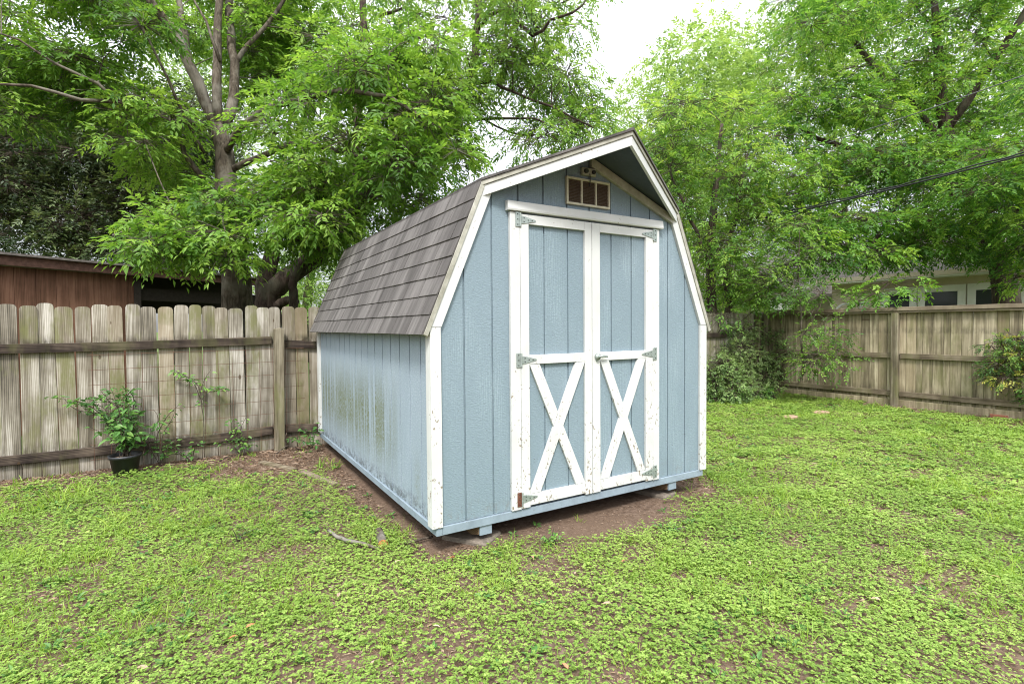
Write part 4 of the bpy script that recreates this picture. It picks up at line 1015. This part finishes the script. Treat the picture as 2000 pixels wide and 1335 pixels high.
# ------------------------------------------------------------------ sticks, logs, boards, stones
def stick(label,pts,rad,name='stick',cat='stick',mat='stick',group='sticks and logs on the lawn',n=7):
    b0=np.array(pts[0]); b=MB(); q,ro=resample(pts,rad,.04); rr=np.random.default_rng(len(label)); q=[p+rr.normal(0,rad[0]*.18,3) for p in q]
    b.tube([p-b0 for p in q],ro,n); o=b.build(name,M[mat],None,0,True); o.location=tuple(b0); tag(o,label,cat,group); return o
zl=GZ+.03
stick('long crooked grey stick lying left of the cut log',[G(640,1034,zl+.01),G(668,1052,zl),G(700,1060,zl),G(742,1071,zl-.01)],[.011,.013,.012,.008])
stick('thin grey stick reaching from the lawn to the shed corner',[G(775,1070,zl-.01),G(800,1058,zl),G(845,1047,zl)],[.006,.009,.008])
lg=empty('cut_log',tuple(G(737,1050,GZ)),0,'short sawn log with an orange cut end lying in the lawn','log','sticks and logs on the lawn')
lo=G(737,1050,GZ); a=G(740,1036,GZ+.035)-lo; c=G(748,1062,GZ+.03)-lo
b=MB(); q,ro=resample([a,(a+c)/2+[.0,0,.004],c],[.026,.03,.032],.03); b.tube(q,ro,12,False); b.build('bark',M['stick'],lg,0,True,clean=False)
b=MB(); dn=Vector(c-a).normalized(); b.tube([Vector(c)-dn*.004,Vector(c)+dn*.001],.0305,12); b.build('cut_end',M['cut'],lg)
b=MB(); b.tube([Vector(a)-dn*.001,Vector(a)+dn*.004],.0255,12); b.build('cut_end',M['cut'],lg)
for i,(pl,lb) in enumerate((([(gb(560,3.55)+[0,0,.02]),fy(556,858,3.55),fy(560,845,3.55)],'bare twig standing at the foot of the leaning fence post'),([(gb(585,3.5)+[0,0,.01]),fy(562,870,3.5),fy(540,885,3.4)],'bare root curving over the soil at the fence post'),([G(420,903),G(450,890,GZ+.03),G(480,886,GZ+.02)],'thin pale twig lying beside the fence foot'))):
    stick(lb,pl,[.006]*len(pl),'twig','twig','stick','bare twigs at the fence foot',5)
def plank(a,c,label,h=.03,w=.02):
    a=np.array(a);c=np.array(c); L_=np.linalg.norm(c-a); b=MB(); b.box((0,-w,-.05),(L_,w,h)); o=b.build('edging_board',M['rrail'],None,.004); o.location=(a[0],a[1],GZ+.002); o.rotation_euler=(0,0,math.atan2(c[1]-a[1],c[0]-a[0])); tag(o,label,'board','half buried edging boards')
plank(G(510,903),G(575,918),'half buried brown edging board nearer the fence post',.018,.035)
plank(G(590,922),G(655,948),'half buried brown edging board nearer the shed side',.022,.03)
for u,v,rx,lb in ((1603,808,.15,'flat pink paver in the lawn, the one nearer the fence'),(1543,817,.13,'flat pink paver in the lawn, the one nearer the shed')):
    c=G(u,v); b=MB(); b.lathe([(rx,0),(rx,.03),(rx-.01,.036),(0,.036)],18); o=b.build('paver',M['paver']); o.location=(c[0],c[1],GZ+.004); o.scale=(1,.8,1); tag(o,lb,'paver','round pavers in the lawn')
for i,(u,v,rz,lb) in enumerate(((1888,806,1.5,'red brick lying by the right fence, leftmost of three'),(1920,810,1.62,'red brick lying by the right fence, middle of three'),(1952,816,1.4,'red brick lying by the right fence, rightmost of three'))):
    c=G(u,v); b=MB(); b.box((-.1,-.045,0),(.1,.045,.055)); o=b.build('brick',M['brick'],None,.004); o.location=(c[0],c[1],GZ-.005); o.rotation_euler=(0,0,rz); tag(o,lb,'brick','bricks along the right fence')

# ================================================================== NEIGHBOURS
# red brown shed beyond the left fence
a0=P(-120,490,6.3); a1=P(270,522,8.4); ang=math.atan2(a1[1]-a0[1],a1[0]-a0[0]); Ln=math.hypot(a1[0]-a0[0],a1[1]-a0[1])
ns=empty('wooden_shed',(a0[0],a0[1],GZ),ang,'old red brown wooden shed with a dark open lean to beyond the left fence','shed')
H2=2.28-GZ; b=MB(); k=0; r=random.Random(6); x=0
while x<Ln-.01:
    w_=min(.235,Ln-x); b.box((x+.002,0,0),(x+w_-.002,.02+r.uniform(-.003,.002),H2-.14)); x+=w_
b.build('wall',M['redwood'],ns)
b=MB(); b.box((0,.024,0),(Ln,.06,H2-.15)); b.box((Ln-.05,.06,0),(Ln-.001,3.,H2-.1)); b.build('side_wall',M['darkwood'],ns)
b=MB(); b.box((Ln-.08,-.02,0),(Ln+.02,-.002,H2-.14)); b.build('corner_post',M['darkwood'],ns)
b=MB(); b.box((-.3,-.14,H2-.14),(Ln+2.6,-.1,H2-.012)); b.build('fascia',M['fascia'],ns,.003)
b=MB(); b.box((-.35,-.2,H2-.01),(Ln+2.65,3.2,H2+.02)); b.build('roof',M['houseroof'],ns)
b=MB(); b.box((Ln+.2,.9,1.72),(Ln+2.55,1.0,H2-.02)); b.box((Ln+.02,.1,1.9),(Ln+2.5,.18,2.1)); b.build('lean_to_beam_and_shade',M['darkwood'],ns)  # deep dark sheet standing in for the shaded interior, plus a front beam
b=MB(); b.box((Ln+2.45,-.08,0),(Ln+2.57,.04,H2-.15)); b.build('lean_to_post',M['darkwood'],ns)
b=MB(); b.box((Ln+.05,2.9,0),(Ln+1.1,3.,1.6)); b.build('rear_panel',M['darkwood'],ns)
# tan house beyond the right fence
hs=empty('neighbour_house',(15.7,0,GZ),0,'tan sided house with white framed windows and grey roof beyond the right fence','house')
b=MB(); zt=2.66
z=0; 
while z<zt-.02:                                  # lap siding
    b.prism([(0,z),(-.018,z),(-.004,z+.15),(0,z+.15)],lambda u,v,d:(u,d,v),-4,5.6); z+=.15
b.box((.001,-4,0),(.2,5.6,zt)); b.box((.001,5.6,0),(4.,5.8,zt)); b.build('wall',M['housewall'],hs)
b=MB(); b.prism([(-.55,2.70),(-.55,2.78),(4.5,4.6),(4.5,4.5)],lambda u,v,d:(u,d,v),-4.2,6.0); b.build('roof',M['houseroof'],hs)
b=MB(); b.box((-.575,-4.2,2.66),(-.552,6.0,2.78)); b.build('fascia',M['housewall'],hs)
b=MB(); b.box((-.55,-4.2,2.62),(0,6.0,2.66)); b.build('soffit',M['housewhite'],hs)
# descending rake and return at the left end
b=MB(); b.prism([(6.02,2.80),(6.02,2.62),(7.4,1.98),(7.4,2.2)],lambda u,v,d:(d,u,v),-.6,-.56); b.build('rake_trim',M['housewhite'],hs)
b=MB(); b.box((-.6,6.9,1.9),(-.2,7.45,2.2)); b.build('cornice',M['housewhite'],hs)
def onx(u,v,x=19.15):
    rr=CF + CR*(u-1000)/FP - CU*(v-667.5)/FP; return CP+rr*((x-CP[0])/rr[0])
for (u0,u1,vt) in ((1722,1791,569),(1793,1887,563),(1890,1976,559),(1984,2070,556)):
    q0=onx(u0,vt,15.66); q1=onx(u1,vt,15.66); y0,y1=sorted((float(q0[1]),float(q1[1]))); z1=2.42; z0=1.0; b=MB(); f=.17
    for q in ((y0,z0,y1,z0+f),(y0,z1-f,y1,z1),(y0,z0+f,y0+f,z1-f),(y1-f,z0+f,y1,z1-f)): b.box((-.06,q[0],q[1]),(-.019,q[2],q[3]))
    wd=b.build('window',M['housewhite'],hs,.004)
    b=MB(); b.box((-.035,y0+f,z0+f),(-.021,y1-f,z1-f)); b.build('pane',M['glass'],wd)
# rear wing with its own roof
b=MB(); b.box((3.5,7.6,0),(4.,16.,2.5)); b.build('wall',M['housewall'],hs)
b=MB(); b.prism([(2.9,2.45),(2.9,2.53),(7.5,4.9),(7.5,4.8)],lambda u,v,d:(u,d,v),6.2,17.); b.build('roof',M['houseroof'],hs)
# yellow framed window in the wing
def onx(u,v,x=19.15):
    rr=CF + CR*(u-1000)/FP - CU*(v-667.5)/FP; return CP+rr*((x-CP[0])/rr[0])
pa=onx(1487,578); pb=onx(1545,612)
y0,y1=sorted((pa[1],pb[1])); z1=pa[2]-GZ; z0=z1-1.1; b=MB(); f=.14; X0=3.43
for q in ((y0,z0,y1,z0+f),(y0,z1-f,y1,z1),(y0,z0+f,y0+f,z1-f),(y1-f,z0+f,y1,z1-f)): b.box((X0,q[0],q[1]),(3.499,q[2],q[3]))
wd=b.build('window',M['yellow'],hs,.004); b=MB(); b.box((3.47,y0+f,z0+f),(3.497,y1-f,z1-f)); b.build('pane',M['glass'],wd)
b=MB(); 
for k in range(1,5): yk=y0+f+(y1-y0-2*f)*k/5; b.box((3.455,yk-.012,z0+f),(3.469,yk+.012,z1-f))
b.box((3.456,y0+f,z1-f-.28),(3.468,y1-f,z1-f-.25)); b.build('glazing_bars',M['housewhite'],wd)
# white arched tubes behind the fence
ar=empty('arched_frame',(float(P(1655,640,12)[0]),float(P(1655,640,12)[1]),GZ),0,'white arched metal tubes of garden furniture peeking over the right fence','garden frame')
ab=np.array(ar.location)
b=MB()
for pts in ([(1628,640),(1630,612),(1642,596),(1660,593),(1690,592)],[(1655,593),(1663,600),(1668,620),(1669,640)],[(1690,592),(1680,600),(1676,620),(1675,640)]):
    q,ro=resample([P(u,v,12.)-ab for u,v in pts],[.022]*len(pts),.1); b.tube(q,ro,8)
b.build('tube_frame',M['whitemetal'],ar,0,True,clean=False)
# overhead lines
def cable(label,p0,p1,rad,mat,sag=.25,twist=False):
    p0=np.array(p0);p1=np.array(p1); d=p1-p0; pts=[]
    for i in range(25):
        t=i/24*1.0; q=p0+d*t-UPV*sag*4*t*(1-t); pts.append(q-p0)
    b=MB(); b.tube(pts,rad,6)
    if twist: 
        b.tube([q+np.array([0,0,.035])+ .012*np.array([math.sin(i*2.),0,math.cos(i*2.)]) for i,q in enumerate(pts)],rad*.8,6)
    o=b.build('overhead_cable',M[mat],None,0,True,clean=False); o.location=tuple(p0); tag(o,label,'cable','overhead cables')
def ln(u0,v0,d0,u1,v1,d1,e=.35):
    a=P(u0,v0,d0); b=P(u1,v1,d1); return a-(b-a)*.05,b+(b-a)*e
cable('thick black double cable, lowest of the overhead lines at right',*ln(1500,424,10.4,2000,296,7.6),.014,'cable',.06,True)
cable('thin grey overhead line crossing high above the black cable',*ln(1560,296,10.4,2000,142,7.6),.008,'cablegrey',.05)
cable('very thin grey overhead line, topmost of the three at right',*ln(1665,92,10.,1900,-30,8.2),.005,'cablegrey',.03)

# ================================================================== LIGHT, WORLD, CAMERA
EL,AZ=math.radians(51),math.radians(213)         # sun over the viewer's left shoulder, behind cloud
wd=bpy.data.worlds.new('World'); scene.world=wd; wd.use_nodes=True; nt=wd.node_tree; nt.nodes.clear()
sky=nt.nodes.new('ShaderNodeTexSky'); sky.sky_type='NISHITA'; sky.sun_disc=False; sky.sun_elevation=EL; sky.sun_rotation=AZ; sky.dust_density=3.; sky.air_density=1.
mix=nt.nodes.new('ShaderNodeMix'); mix.data_type='RGBA'; mix.inputs[0].default_value=.88
# white cloud layer, brighter overhead than at the horizon as an overcast sky is
tcw=nt.nodes.new('ShaderNodeTexCoord'); spw=nt.nodes.new('ShaderNodeSeparateXYZ'); mrw=nt.nodes.new('ShaderNodeMapRange'); vmw=nt.nodes.new('ShaderNodeVectorMath'); vmw.operation='SCALE'
nt.links.new(tcw.outputs['Generated'],spw.inputs[0]); nt.links.new(spw.outputs[2],mrw.inputs[0]); mrw.inputs[1].default_value=0; mrw.inputs[2].default_value=1; mrw.inputs[3].default_value=.10; mrw.inputs[4].default_value=1.
vmw.inputs[0].default_value=(10.6,10.8,11.1); nt.links.new(mrw.outputs[0],vmw.inputs['Scale']); nt.links.new(vmw.outputs[0],mix.inputs[7])
bg=nt.nodes.new('ShaderNodeBackground'); bg.inputs[1].default_value=.13; ow=nt.nodes.new('ShaderNodeOutputWorld')
nt.links.new(sky.outputs[0],mix.inputs[6]); nt.links.new(mix.outputs[2],bg.inputs[0]); nt.links.new(bg.outputs[0],ow.inputs[0])
sl=bpy.data.lights.new('sun','SUN'); sl.energy=1.5; sl.angle=math.radians(11); sl.color=(1.,.97,.92)
so=bpy.data.objects.new('sun',sl); link(so)
dirv=Vector((math.sin(AZ)*math.cos(EL),math.cos(AZ)*math.cos(EL),math.sin(EL))); so.rotation_euler=dirv.to_track_quat('Z','Y').to_euler(); so.location=dirv*30
cam=bpy.data.cameras.new('camera'); co=bpy.data.objects.new('camera',cam); link(co)
cam.sensor_width=36; cam.lens=FP/2000*36; cam.clip_end=1500; cam.clip_start=.05
R=Matrix((tuple(CR),tuple(CU),tuple(-CF))).transposed(); co.matrix_world=Matrix.Translation(Vector(CP))@R.to_4x4()
scene.camera=co
vs=scene.view_settings; vs.view_transform='Standard'; vs.look='None'; vs.gamma=1; vs.exposure=1.58
scene.render.resolution_x=1024; scene.render.resolution_y=683
cy=scene.cycles; cy.filter_width=1.05; cy.max_bounces=6; cy.diffuse_bounces=4; cy.glossy_bounces=2; cy.transmission_bounces=3; cy.transparent_max_bounces=4; cy.use_denoising=True; cy.caustics_reflective=False; cy.caustics_refractive=False
